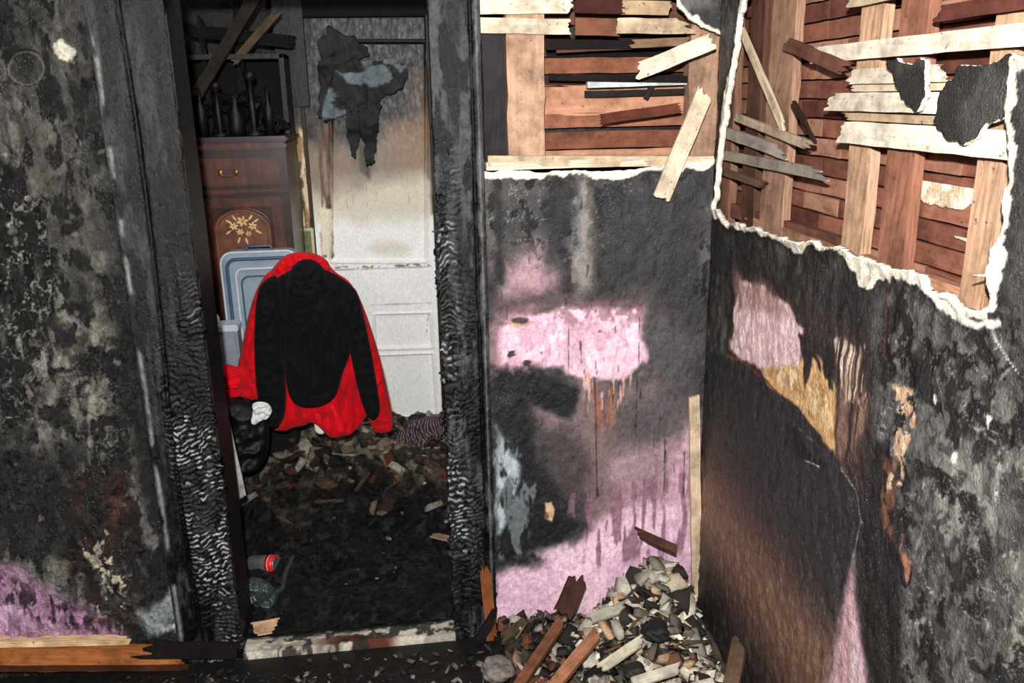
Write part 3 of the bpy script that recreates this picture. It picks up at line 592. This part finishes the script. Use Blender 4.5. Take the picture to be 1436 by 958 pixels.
me = bpy.data.meshes.new("arched_panel"); bm.to_mesh(me); bm.free(); me.materials.append(M_marq); ob = bpy.data.objects.new("arched_panel", me); sc.collection.objects.link(ob); ob.parent = D
tube("arch_moulding", [(a, YD+.004, b) for a, b in pro], .005, M_dr, D); tube("arch_bead", [(cx+(a-cx)*.84, YD+.004, az+(b-az)*.84) for a, b in pro], .0018, M_br, D)
def blob(name, loc, s, mat, parent=None, sub=3, nz=0, rot=None):
    bm = bmesh.new(); bmesh.ops.create_icosphere(bm, subdivisions=sub, radius=1)
    o = random.random()*9
    for v in bm.verts:
        k = 1+nz*(math.sin(v.co.x*3.1+o)+math.sin(v.co.y*4.3+o*2)+math.sin(v.co.z*3.7+o*3)+.5*math.sin(v.co.x*9+v.co.z*8+o))/3
        q = Vector((v.co.x*s[0]*k, v.co.y*s[1]*k, v.co.z*s[2]*k))
        if rot: q = rot @ q
        v.co = q+Vector(loc)
    for f in bm.faces: f.smooth = True
    me = bpy.data.meshes.new(name); bm.to_mesh(me); bm.free(); me.materials.append(mat); ob = bpy.data.objects.new(name, me); sc.collection.objects.link(ob); ob.parent = parent; return ob
k_ = 0
for fx_, fz_, fs in ((cx, az+.03, 1.25), (cx-.036, az+.012, .95), (cx+.038, az+.010, .95), (cx-.012, az-.012, .8), (cx+.02, az-.02, .7)):
    for a in range(6):
        t = a/6*2*math.pi+fx_*30; k_ += 1
        blob("inlay_petal_%d"%k_, (fx_+.011*fs*math.cos(t), YD+.006, fz_+.010*fs*math.sin(t)), (.009*fs, .003, .005*fs), M_ivory, D, 2, .1, Matrix.Rotation(-t, 3, 'Y'))
for i, (dx_, dz_, an) in enumerate(((-.058,-.012,.6),(.06,-.014,-.6),(-.03,.045,2.2),(.034,.045,.9),(-.02,-.045,1.2),(.01,-.05,1.8),(-.052,.03,2.6),(.055,.032,.5))):
    blob("inlay_leaf_%d"%i, (cx+dx_, YD+.006, az+dz_), (.015,.003,.005), M_ivory, D, 2, .1, Matrix.Rotation(-an, 3, 'Y'))
hz_ = P(320,242,'y',YD-.01)
tube("drawer_pull", [hz_+Vector((.03*math.cos(t), -.010, .014*math.sin(t))) for t in np.linspace(math.pi, 2*math.pi, 9)], .003, M_br, D)
for s_ in (-1,1): blob("pull_plate_%d"%(s_+1), hz_+Vector((.03*s_,-.0,0)), (.010,.004,.012), M_br, D, 2, .1)
blob("garland", P(268,325,'y',1.10), (.03,.02,.06), mat_flat("green_foil",(40,80,46),.5,var=.6,scale=80), D, 3, .3)
for i,(x,y) in enumerate(((270,318),(264,345))): blob("bauble_%d"%i, P(x,y,'y',1.08), (.012,.012,.012), mat_flat("bauble_red%d"%i,(170,20,26),.3), D, 2)

# ------------------------------------------------------------------ rubble machinery
templ = []
for i in range(10):
    bm = bmesh.new(); n = random.randint(9, 15)
    for _ in range(n):
        v = Vector((random.gauss(0,1), random.gauss(0,1), random.gauss(0,1))).normalized(); v = Vector((max(-.75,min(.75,v.x)), max(-.75,min(.75,v.y)), max(-.5,min(.5,v.z))))
        bm.verts.new(v)
    bmesh.ops.convex_hull(bm, input=bm.verts[:]); 
    dead = [g for g in bm.verts if not g.link_faces]; bmesh.ops.delete(bm, geom=dead, context='VERTS')
    bmesh.ops.triangulate(bm, faces=bm.faces[:]); bmesh.ops.recalc_face_normals(bm, faces=bm.faces[:]); bm.verts.index_update()
    templ.append((np.array([v.co[:] for v in bm.verts]), np.array([[v.index for v in f.verts] for f in bm.faces]))); bm.free()
slabs = []
for i in range(20):
    n = random.randint(4, 7); an = [2*math.pi*j/n+random.uniform(-.4,.4) for j in range(n)]
    rr = [random.uniform(.5,1) for _ in an]; v = []
    for zz, sh in ((.5,.93),(-.5,1)):
        for a, r in zip(an, rr): v.append((r*sh*math.cos(a)+random.uniform(-.04,.04), r*sh*math.sin(a)+random.uniform(-.04,.04), zz+random.uniform(-.12,.12)))
    v.append((0,0,.55)); v.append((0,0,-.5)); f = []
    for j in range(n):
        k = (j+1)%n; f += [(j,n+j,n+k),(j,n+k,k),(2*n,j,k),(2*n+1,n+k,n+j)]
    slabs.append((np.array(v), np.array(f)))
class Rub:
    def __init__(s): s.v = []; s.f = []; s.c = []; s.n = 0
    def add(s, loc, size, col, flat=.5, tilt=1., slab_=False, asp=None):
        v, f = random.choice(slabs if slab_ else templ)
        Rm = np.array(Matrix.Rotation(random.uniform(0,6.3),3,'Z') @ Matrix.Rotation(random.gauss(0,tilt*.5),3,'X') @ Matrix.Rotation(random.gauss(0,tilt*.5),3,'Y') @ Matrix.Rotation(random.uniform(0,6.3),3,'Z'))
        w = (v*np.array([size, size*(asp or random.uniform(.4,1)), size*flat])) @ Rm.T+np.array(loc)
        s.v.append(w); s.f.append(f+s.n); s.n += len(v); s.c.append(np.tile(lin(np.array(col, float)*random.uniform(.85,1.12)), (len(v),1)))
    def obj(s, name, mat=None): return obj_from(name, np.concatenate(s.v), np.concatenate(s.f), mat or M_rubble, cols=np.clip(np.concatenate(s.c),0,1))
def pileh(x, y):
    g = lambda cx, cy, h, rx, ry: h*math.exp(-((x-cx)/rx)**2-((y-cy)/ry)**2)
    return max(g(.74,-.06,.24,.17,.22), g(.62,-.28,.19,.22,.2), g(.45,-.45,.10,.22,.2), g(.35,-.12,.09,.2,.2), g(.7,-.5,.12,.2,.25))
def vpile(X, Y): return np.array([pileh(a,b) for a,b in zip(X,Y)])-.02+.02*(fbm(X*30,Y*30,4)-.5)
slab("rubble_bed", .235, XR-.004, -1.1, -.022, 0, .012, lambda X,Y,Cc: mixc(Cc, ss(.4,.6,fbm(X*20,Y*20,5)), (80,72,64)), vpile, M_rubble, (30,28,26))
Rb = Rub()
pal = [(206,198,180),(216,208,190),(186,178,162),(168,160,146),(222,214,196),(142,135,122),(120,114,104),(96,90,82),(40,38,36),(190,180,158),(170,142,110),(150,144,134),(52,46,42),(104,70,50),(84,74,64)]
for i in range(1300):
    x = random.uniform(.24, XR-.03); y = random.uniform(-.95, -.02); h = pileh(x,y)
    if h < .02 and random.random() < .8: continue
    sz = random.choice([.014,.020,.030,.040,.054,.068] if i > 300 else [.03,.045]) 
    if x < .44: c = random.choice([(44,40,38),(30,28,27),(76,70,64),(120,96,74),(150,142,130),(90,56,40)]); sz *= .7
    else: c = random.choice(pal)
    if x > XR-.03-sz: x = XR-.03-sz
    Rb.add((x, min(y,-sz-.015), h+random.uniform(-.012,.018)), sz, c, random.uniform(.10,.34), 1.2, random.random() < .75)
for i in range(500):
    x = random.uniform(.4, XR-.04); y = random.uniform(-.8, -.03); Rb.add((x,y,pileh(x,y)+.004), random.choice([.006,.009]), random.choice(pal), .5)
for i in range(60):
    x = random.uniform(.3, XR-.09); y = random.uniform(-.8, -.09); Rb.add((x,y,pileh(x,y)+.012), random.uniform(.03,.06), random.choice([(180,152,118),(110,72,50),(70,48,38),(206,186,156),(36,30,28)]), .12, 1., True, .16)
Rb.obj("plaster_rubble")
A = Acc()
def pt(px, py, z): return P(px, py, 'z', z)
A.plank(pt(712,985,.07), pt(790,868,.17), .03, .022, (0,-.3,1), (134,84,60), .02, .03); A.plank(pt(745,1000,.10), pt(842,884,.19), .034, .022, (0,-.3,1), (164,110,80), .02, .03)
A.plank(pt(786,868,.16), pt(816,800,.26), .06, .014, (.3,-.8,.6), (70,42,34), .03, .06)
A.plank(P(888,745,'y',-.05), P(950,772,'y',-.09), .03, .012, (0,-.6,.8), (92,58,44), .05, .01); A.plank(pt(838,940,.15), pt(905,895,.22), .03, .008, (.1,-.3,1), (220,208,182), .02, .03)
A.plank(pt(1018,1000,.11), pt(1040,888,.16), .045, .012, (-.6,-.3,1), (120,92,74), .01, .06); A.plank(pt(820,870,.20), pt(880,850,.24), .035, .008, (0,-.4,1), (170,162,146), .03, .03)
A.plank(pt(880,960,.18), pt(960,935,.2), .03, .008, (0,-.3,1), (206,198,178), .03, .03); A.plank(pt(740,870,.1), pt(700,900,.08), .03, .02, (0,-.3,1), (90,76,58), .02, .03)
A.obj("broken_timber")
A = Acc(); A.plank(P(690,900,'y',-.045), P(679,785,'y',-.03), .035, .018, (0,-1,0), (150,82,44), .03, .06); A.plank(P(668,905,'y',-.06), P(700,850,'y',-.05), .03, .012, (0,-1,0), (26,21,20), .03, .05); A.obj("splintered_skirting")
def mlump(i, c): return mat_flat("burnt_lump%d"%i, c, .7, var=.6, scale=60, bst=.8)
for i, (x, y, z, r, c) in enumerate(((700,940,.05,.05,(112,104,98)),(735,900,.06,.035,(28,26,25)),(918,885,.205,.042,(20,18,18)),(890,940,.17,.03,(30,27,26)))):
    blob("charred_lump" if i == 0 else "charred_lump.%03d" % i, pt(x, y, z), (r, r*.85, r*.55), mlump(i, c), None, 4, .4)
Rb = Rub()
for i in range(700):
    x = random.uniform(-1.2, .2); y = random.uniform(-.6, -.07); Rb.add((x,y,.005), random.choice([.005,.008,.014,.02]), random.choice([(34,33,32),(50,48,46),(90,86,80),(120,114,104),(28,26,25)]), .4)
Rb.obj("floor_ash")

# far room debris floor
def farh(X, Y):
    r = ss(.5, 1.15, Y)*.17+ss(-.1,-.5,X)*.05*ss(.2,.7,Y)+.10*np.exp(-((X+.3)/.3)**2-((Y-1.0)/.22)**2)
    return .014+r+.06*(fbm(X*6,Y*6,3)-.4)*ss(.05,.5,Y)+.026*fbm(X*18,Y*18,6)*ss(.0,.15,Y)+.010*fbm(X*50,Y*50,7)
def farp(X, Y, Cc):
    m = ss(.66,.95,Y+.3*(fbm(X*6,Y*6,8)-.5)); Cc = mixc(Cc, m*.8, (64,56,48)); Cc = mixc(Cc, m*ss(.55,.62,fbm(X*22,Y*22,11)), (138,124,108))
    return mixc(Cc, ss(.68,.76,fbm(X*40,Y*40,12))*.6, (62,68,66))
slab("debris_carpet", -1.68, .61, .176, YB-.06, 0, .008, farp, farh, M_floor, (12,13,13))
slab("ash_drift", -.58, .087, .045, .18, .012, .006, farp, farh, M_floor, (12,13,13))
fh = lambda x,y: float(farh(np.array([x]),np.array([y]))[0])
Rb = Rub()
for i in range(900):
    x = random.uniform(-.75, .45); y = random.uniform(.24, YB-.12); far = y > .78+random.gauss(0,.12)
    if x0-.05 < x < x1+.05 and y > YD-.06: continue
    if not far and random.random() < .65: continue
    c = random.choice([(110,96,80),(88,70,56),(150,140,122),(50,40,35),(36,32,30),(26,24,23),(184,176,158),(98,48,40)]) if far else random.choice([(12,12,12),(18,19,19),(9,9,9),(28,31,31)])
    Rb.add((x,y,fh(x,y)+.000), random.choice([.014,.024,.04,.06,.075] if far else [.012,.02,.035,.055]), c, random.uniform(.15,.45), .9, random.random() < .6)
for i in range(50):
    x = random.uniform(-.5,.1); y = random.uniform(.3,.9); Rb.add((x,y,fh(x,y)+.004), random.choice([.006,.01]), random.choice([(170,160,140),(120,110,60),(150,60,50)]), .3)
Rb.obj("burnt_debris", M_floor)
Rb = Rub()
for i in range(220):
    x = random.uniform(x0, x1); h = .16*max(0, 1-abs((x-(P(335,150,'y',1.3).x))/.3)**1.5); Rb.add((x, random.uniform(YD+.05,YD+.16), zt+.03+random.uniform(0,1)*h), random.choice([.01,.02,.035]), random.choice([(12,11,10),(18,16,15),(30,26,23),(50,44,40)]), random.choice([.2,.6]), 2)
Rb.obj("burnt_bric_a_brac", M_floor)
def lathe(name, base, prof, mat, parent=None, n=20):
    bm = bmesh.new(); rings = [[bm.verts.new((base[0]+r*math.cos(2*math.pi*i/n), base[1]+r*math.sin(2*math.pi*i/n), base[2]+z)) for i in range(n)] for z, r in prof]
    for r0, r1 in zip(rings[:-1], rings[1:]):
        for i in range(n): f = bm.faces.new((r0[i], r0[(i+1)%n], r1[(i+1)%n], r1[i])); f.smooth = True
    bm.faces.new(rings[0][::-1]); bm.faces.new(rings[-1])
    me = bpy.data.meshes.new(name); bm.to_mesh(me); bm.free(); me.materials.append(mat); o = bpy.data.objects.new(name, me); sc.collection.objects.link(o); o.parent = parent; return o
M_glz = mat_flat("smoked_glass", (10,9,9), .5, var=.8, scale=35, spec=.25, bst=.8)
vases = {'vase': [(0,.03),(.03,.045),(.09,.04),(.14,.016),(.17,.024)], 'bottle': [(0,.028),(.12,.028),(.15,.01),(.21,.01)], 'stick': [(0,.035),(.01,.035),(.02,.01),(.10,.014),(.16,.008),(.17,.022),(.19,.022)]}
for i, (px, kd, s) in enumerate(((286,'bottle',.9),(310,'stick',1.1),(334,'vase',.9),(358,'stick',1.3),(380,'bottle',.9))):
    bx_ = P(px,190,'y',YD+.05).x; lathe({'vase':'charred_vase','bottle':'charred_bottle','stick':'candlestick'}[kd], (bx_, YD+.04, zt+.02), [(z*s, r*s*.8) for z, r in vases[kd]], M_glz)
Hs = empty("hutch_shelf")
boxo("side_left", x0, x0+.02, YD+.2, YD+.40, zt+.022, zt+.62, M_soot, .003, Hs); boxo("side_right", x1-.02, x1, YD+.2, YD+.40, zt+.022, zt+.34, M_soot, .003, Hs); boxo("shelf", x0, x1, YD+.2, YD+.40, zt+.32, zt+.34, M_soot, .003, Hs); boxo("back", x0, x1, YD+.385, YD+.4, zt+.022, zt+.34, M_sootdk, .003, Hs)

# ------------------------------------------------------------------ inflated cloth
def inflate(name, pts, Y, D_, Rr, mat, parent, fold=.012, ffx=14, ffy=5, seed=1, back=.5, res=.004, warp=0):
    q = [uv(x,y,'y',Y) for x,y in pts]
    for _ in range(2):
        n = len(q); q = [w for i in range(n) for w in ((q[i][0]*.75+q[(i+1)%n][0]*.25, q[i][1]*.75+q[(i+1)%n][1]*.25),(q[i][0]*.25+q[(i+1)%n][0]*.75, q[i][1]*.25+q[(i+1)%n][1]*.75))]
    sd = lambda U,V: poly_sd(q,U,V)+(fbm(U*25,V*25,seed,3)-.5)*warp
    prof = lambda U,V: np.sqrt(np.clip(1-(1-np.clip(-sd(U,V)/Rr,0,1))**2, 0, 1))
    us = [a for a,b in q]; vs = [b for a,b in q]; e = .01
    root = parent
    if root is None: root = empty(name); name = "front"
    def rel(U,V):
        pr = prof(U,V); rid = 1-2*np.abs(fbm(U*ffx,V*ffy,seed,3)-.5)
        return -(D_*pr+pr*fold*1.3*(rid-.5))
    sheet(name, 'y', Y, min(us)-e, max(us)+e, min(vs)-e, max(vs)+e, res, None, [mat], sd=sd, relief=rel, parent=root)
    sheet(name+"_back", 'y', Y+.0005, min(us)-e, max(us)+e, min(vs)-e, max(vs)+e, res, None, [mat], sd=sd, relief=lambda U,V: back*D_*prof(U,V), parent=root)
    return root
def mat_cloth(name, col, sheen=.3, scale=500, rough=.85, var=.25):
    m, nt, b = newmat(name); v = coords(nt, 'Object', (1,1,1)); n = noise(nt, v, scale, 2, .6); n2 = noise(nt, v, 18, 4); l = lin(col)
    nt.links.new(mix(nt, mr(nt, n2, .3, .7, 0, 1), tuple(l*(1-var)), tuple(np.minimum(1,l*(1+var)))), b.inputs['Base Color']); b.inputs['Roughness'].default_value = rough
    b.inputs['Sheen Weight'].default_value = sheen; b.inputs['Specular IOR Level'].default_value = .15; bump(nt, b, n, .4, .002); return m
M_red = mat_cloth("red_fleece", (196, 5, 22), .05); M_blk = mat_cloth("black_fleece", (8, 8, 9), .02); M_dred = mat_cloth("red_lining", (220,22,42), .05)
J = empty("red_jacket"); YJ = .86
inflate("body", [(386,372),(400,356),(432,352),(458,362),(466,380),(492,394),(506,425),(520,460),(526,540),(508,602),(470,614),(455,606),(440,588),(428,596),(376,608),(378,560),(366,470),(362,400)], YJ, .05, .05, M_red, J, .045, 14, 4, 2)
inflate("sleeve_left", [(384,374),(366,392),(352,425),(340,480),(332,520),(328,545),(334,556),(372,562),(384,520),(390,450)], YJ-.02, .045, .04, M_red, J, .03, 12, 10, 3)
inflate("sleeve_right", [(494,396),(508,425),(524,470),(538,520),(550,580),(553,604),(522,610),(512,560),(500,500),(488,430)], YJ-.02, .045, .04, M_red, J, .03, 12, 10, 4)
inflate("collar", [(384,376),(392,362),(412,354),(440,355),(458,364),(464,384),(440,392),(400,390)], YJ-.05, .03, .02, M_red, J, .03, 40, 40, 5, warp=.012)
inflate("lining", [(420,560),(478,560),(470,612),(455,606),(440,588)], YJ-.05, .012, .02, M_dred, J, .006, 14, 10, 5)
K = empty("black_hoodie"); YK = YJ-.085
inflate("body", [(396,384),(420,374),(460,378),(492,398),(502,416),(499,455),(490,500),(478,530),(472,555),(448,569),(416,567),(402,548),(396,500),(380,450),(376,400)], YK, .05, .05, M_blk, K, .03, 16, 5, 6)
inflate("hood", [(402,392),(410,372),(426,362),(446,366),(458,384),(466,420),(460,452),(440,470),(414,464),(398,436)], YK-.04, .05, .05, M_blk, K, .035, 16, 14, 7)
inflate("sleeve_left", [(392,382),(368,394),(360,412),(356,460),(357,520),(362,566),(378,600),(396,596),(402,560),(396,500),(394,440)], YK-.01, .045, .035, M_blk, K, .02, 12, 14, 8)
inflate("sleeve_right", [(488,396),(502,410),(512,450),(524,510),(532,560),(534,580),(522,590),(510,576),(500,540),(490,490),(482,430)], YK-.01, .04, .03, M_blk, K, .02, 12, 14, 9)
inflate("hem", [(404,538),(440,552),(474,536),(472,556),(448,571),(416,569),(403,552)], YK-.02, .03, .02, M_blk, K, .006, 20, 8, 10)
M_steel = mat_flat("steel_wire", (150,150,146), .35, .9)
hk = P(430,372,'y',YJ-.01); Hg = empty("coat_hanger")
tube("hook", [hk+Vector((.018*math.cos(t), 0, .022+.018*math.sin(t))) for t in np.linspace(-1.5, 3.0, 12)], .0022, M_steel, Hg)
tube("shoulder_bar", [hk+Vector((-.17,0,-.11)), hk+Vector((0,0,-.01)), hk+Vector((.17,0,-.11))], .004, M_steel, Hg)
tube("cord", [hk+Vector((0,0,.04)), Vector((hk.x, hk.y, 2.45))], .0008, M_sootdk, Hg)
M_wht = mat_flat("white_cloth", (215,215,212), .8)
inflate("hem_label", [(440,590),(454,592),(456,610),(442,608)], YJ-.03, .006, .005, M_wht, J, .002)

# ------------------------------------------------------------------ suitcase
M_case = mat_flat("blue_grey_shell", (128,142,156), .45, var=.16, scale=14); M_case2 = mat_flat("case_trim", (56,78,104), .4, var=.1); M_lt = mat_flat("case_light", (180,190,200), .4, var=.1)
S = empty("suitcase"); YS = 1.0
def rrect(cx, cz, w, h, r, n=6):
    o = []
    for i0, (sx, sz) in enumerate(((1,1),(-1,1),(-1,-1),(1,-1))):
        for i in range(n+1):
            a = math.radians(90*i0+90*i/n); o.append((cx+sx*(w/2-r)+r*math.cos(a), cz+sz*(h/2-r)+r*math.sin(a)))
    return o
ca = P(307,356,'y',YS); cb = P(425,452,'y',YS); w_ = cb.x-ca.x; zc_top = ca.z; h_ = .62; ccx = (ca.x+cb.x)/2; ccz = zc_top-h_/2
bm = bmesh.new(); rings = []
for y, s_ in [(YS-.0,.018),(YS+.006,.004),(YS+.02,0),(YS+.09,0)]:
    rr = rrect(ccx, ccz, w_-2*s_, h_-2*s_, .045-s_*.5); rings.append([bm.verts.new((a,y,b)) for a,b in rr])
for r0, r1 in zip(rings[:-1], rings[1:]):
    for i in range(len(r0)): bm.faces.new((r0[i], r0[(i+1)%len(r0)], r1[(i+1)%len(r0)], r1[i]))
bm.faces.new(rings[0][::-1]); bm.faces.new(rings[-1]); bmesh.ops.recalc_face_normals(bm, faces=bm.faces[:])
me = bpy.data.meshes.new("shell"); bm.to_mesh(me); bm.free(); me.materials.append(M_case); ob = bpy.data.objects.new("shell", me); sc.collection.objects.link(ob); ob.parent = S
tube("rim", [(a, YS+.012, b) for a,b in rrect(ccx,ccz,w_,h_,.045)], .005, M_lt, S, True)
tube("ridge_1", [(a, YS-.001, b) for a,b in rrect(ccx,ccz,w_-.05,h_-.05,.035)], .007, M_case2, S, True)
tube("ridge_2", [(a, YS-.001, b) for a,b in rrect(ccx,ccz,w_-.11,h_-.13,.03)], .005, M_lt, S, True)
tube("ridge_3", [(a, YS-.001, b) for a,b in rrect(ccx,ccz,w_-.15,h_-.19,.03)], .0035, M_case2, S, True)
tube("handle", [(ccx-.05,YS+.03,zc_top),(ccx-.045,YS+.03,zc_top+.02),(ccx+.045,YS+.03,zc_top+.02),(ccx+.05,YS+.03,zc_top)], .006, M_case2, S)
for i, xx in enumerate((ccx-w_*.35, ccx+w_*.35)): blob("wheel_%d"%i, (xx, YS+.05, ccz-h_/2-.02), (.022,.022,.022), M_sootdk, S, 2)
zsb = ccz-h_/2-.042
if zsb > .08: boxo("packing_crate", ccx-w_/2-.02, ccx+w_/2-.06, YS+.01, YS+.10, .03, zsb, M_sootdk, .006)

M_grey = mat_flat("grey_plastic", (122,131,139), .5, var=.2)
Bx = empty("storage_box"); a = P(284,458,'y',.90); b = P(338,515,'y',.90)
boxo("body", a.x-.05, b.x, .90, .985, b.z, a.z-.015, M_grey, .008, Bx); boxo("lid", a.x-.055, b.x+.005, .895, .99, a.z-.03, a.z, M_lt, .006, Bx)
Tb = empty("side_table"); tzz = b.z-.002
boxo("top", a.x-.1, b.x+.04, .83, .99, tzz-.02, tzz, M_soot, .004, Tb)
for i,(xx,yy) in enumerate(((a.x-.08,.85),(b.x+.02,.85),(a.x-.08,.97),(b.x+.02,.97))): boxo("leg_%d"%i, xx-.012, xx+.012, yy-.012, yy+.012, .03, tzz-.02, M_soot, .002, Tb)
inflate("folded_red_cloth", [(288,510),(342,512),(344,553),(330,560),(288,556)], .80, .03, .025, M_red, None, .03, 10, 30, 12)
inflate("black_bag", [(296,560),(340,558),(372,575),(380,600),(374,650),(350,664),(312,652),(300,610)], .70, .06, .05, mat_flat("black_leatherette",(10,10,11),.55,var=.5,spec=.25), None, .03, 10, 10, 13)
inflate("white_rag", [(352,566),(364,562),(379,566),(383,578),(376,588),(364,590),(358,598),(350,592),(354,580)], .62, .012, .016, M_wht, None, .03, 30, 30, 14, warp=.006)
blob("paper_ball", P(297,449,'y',.93), (.032,.03,.03), M_wht, None, 3, .12)
pic = empty("picture_card"); a = P(417,320,'y',YB-.09); b = P(443,362,'y',YB-.09); boxo("frame", a.x, b.x, YB-.105, YB-.09, b.z, a.z, mat_flat("card_frame",(180,176,140),.5), .002, pic); boxo("print", a.x+.012, b.x-.012, YB-.109, YB-.10, b.z+.012, a.z-.012, mat_flat("card_print",(96,104,60),.5,var=.5,scale=60), .001, pic)
A = Acc(); A.plank(P(338,700,'y',.42), P(312,590,'y',.30), .04, .012, (.5,-1,0), (206,202,196), .02, .02); A.obj("white_board")
A = Acc(); A.plank(pt(350,884,.062), pt(392,876,.068), .075, .005, (0,0,1), (226,178,140), .03, .03); A.obj("cardboard_scrap")
A = Acc(); A.plank(pt(604,750,.075), pt(638,757,.075), .035, .006, (0,0,1), (170,146,114), .02, .01); A.obj("cardboard_scrap.001")
def cyl(name, p0, p1, prof, mats, parent, n=28):
    p0 = Vector(p0); p1 = Vector(p1); a = (p1-p0); L = a.length; q = a.to_track_quat('Z','Y').to_matrix()
    bm = bmesh.new(); rings = []
    for t, r in prof: rings.append([bm.verts.new(p0+q@Vector((r*math.cos(2*math.pi*i/n), r*math.sin(2*math.pi*i/n), t*L))) for i in range(n)])
    for k_, (r0, r1) in enumerate(zip(rings[:-1], rings[1:])):
        for i in range(n): f = bm.faces.new((r0[i], r0[(i+1)%n], r1[(i+1)%n], r1[i])); f.smooth = True
    bm.faces.new(rings[0][::-1]); bm.faces.new(rings[-1])
    me = bpy.data.meshes.new(name); bm.to_mesh(me); bm.free()
    for m in mats: me.materials.append(m)
    o = bpy.data.objects.new(name, me); sc.collection.objects.link(o); o.parent = parent; return o
M_canr = mat_flat("can_red", (215,30,35), .35, .0, var=.1); M_cang = mat_flat("can_smoked_metal", (120,122,122), .35, .6, var=.4)
cn = empty("drink_can"); c_ = pt(370,790,.07)
cyl("can_body", c_+Vector((-.055,.02,-.01)), c_+Vector((.05,-.02,.005)), [(0,.022),(.03,.028),(.08,.032),(.92,.032),(.97,.027),(1,.026)], [M_cang], cn)
cyl("can_label", c_+Vector((.018,-.008,.0)), c_+Vector((.047,-.019,.0045)), [(0,.0325),(.5,.0328),(1,.0325)], [M_canr], cn)
cyl("can_stripe", c_+Vector((.028,-.0117,.0014)), c_+Vector((.0305,-.0127,.0018)), [(0,.0331),(.5,.0332),(1,.0331)], [M_wht], cn)
M_hose = mat_flat("melted_plastic", (46,56,56), .3, var=.5)
tube("melted_hose", [pt(355,832,.05),pt(378,838,.06),pt(396,826,.06),pt(400,805,.06),pt(410,782,.07)], .009, M_hose)
inflate("melted_bottle", [(342,808),(372,812),(392,832),(388,850),(352,852)], .22, .03, .02, M_hose, None, .02, 30, 30, 5)
Rg = Rub()
for (x,y,s_) in ((600,645,.10),(578,652,.06),(620,638,.07),(494,655,.05),(520,640,.045)): Rg.add(P(x,y,'y',1.06), s_, (150,148,142), .55, .6)
Rg.obj("plaster_lumps")
m, nt, b_ = newmat("striped_blanket"); v = coords(nt,'Object',(1,1,1)); wv = N(nt,'ShaderNodeTexWave'); wv.inputs['Scale'].default_value = 12; wv.inputs['Distortion'].default_value = 9; nt.links.new(v, wv.inputs['Vector'])
cr = N(nt,'ShaderNodeValToRGB'); cr.color_ramp.interpolation = 'CONSTANT'
for p_, c in ((0,(34,34,50)),(.35,(130,52,54)),(.55,(160,150,148)),(.68,(50,42,48))):
    e = cr.color_ramp.elements[0] if p_ == 0 else cr.color_ramp.elements.new(p_); e.color = (*lin(c),1)
nt.links.new(wv.outputs['Fac'], cr.inputs[0]); nt.links.new(cr.outputs[0], b_.inputs['Base Color']); b_.inputs['Roughness'].default_value = .9
inflate("striped_blanket", [(548,624),(562,602),(580,586),(612,584),(630,590),(626,606),(602,616),(582,632),(556,636)], 1.12, .07, .05, m, None, .06, 18, 18, 15, warp=.02)

# ------------------------------------------------------------------ lights
def light(name, t, loc, e, size=.1, target=None, col=(1,1,1)):
    l = bpy.data.lights.new(name, t); l.energy = e; l.color = col
    if t == 'AREA': l.size = size
    else: l.shadow_soft_size = size
    o = bpy.data.objects.new(name, l); sc.collection.objects.link(o); o.location = loc
    if target: o.rotation_euler = (Vector(target)-Vector(loc)).to_track_quat('-Z','Y').to_euler()
light("camera_flash", 'POINT', (-.05,-2.5,1.98), 460, .03, col=(1,.985,.96))
light("bounce_fill", 'AREA', (-.9,-2.3,2.3), 10, .6, (.6,0,1.1), (1,.97,.93))  # added area fill standing in for bounced flash
light("far_room_fill", 'AREA', (-.1,.45,2.3), 7, .4, (-.1,1.3,.3), (1,.98,.95))  # added fill to brighten the far room, no real fixture
w = bpy.data.worlds.new("world"); sc.world = w; w.use_nodes = True; w.node_tree.nodes["Background"].inputs[0].default_value = (.5,.5,.52,1); w.node_tree.nodes["Background"].inputs[1].default_value = .13
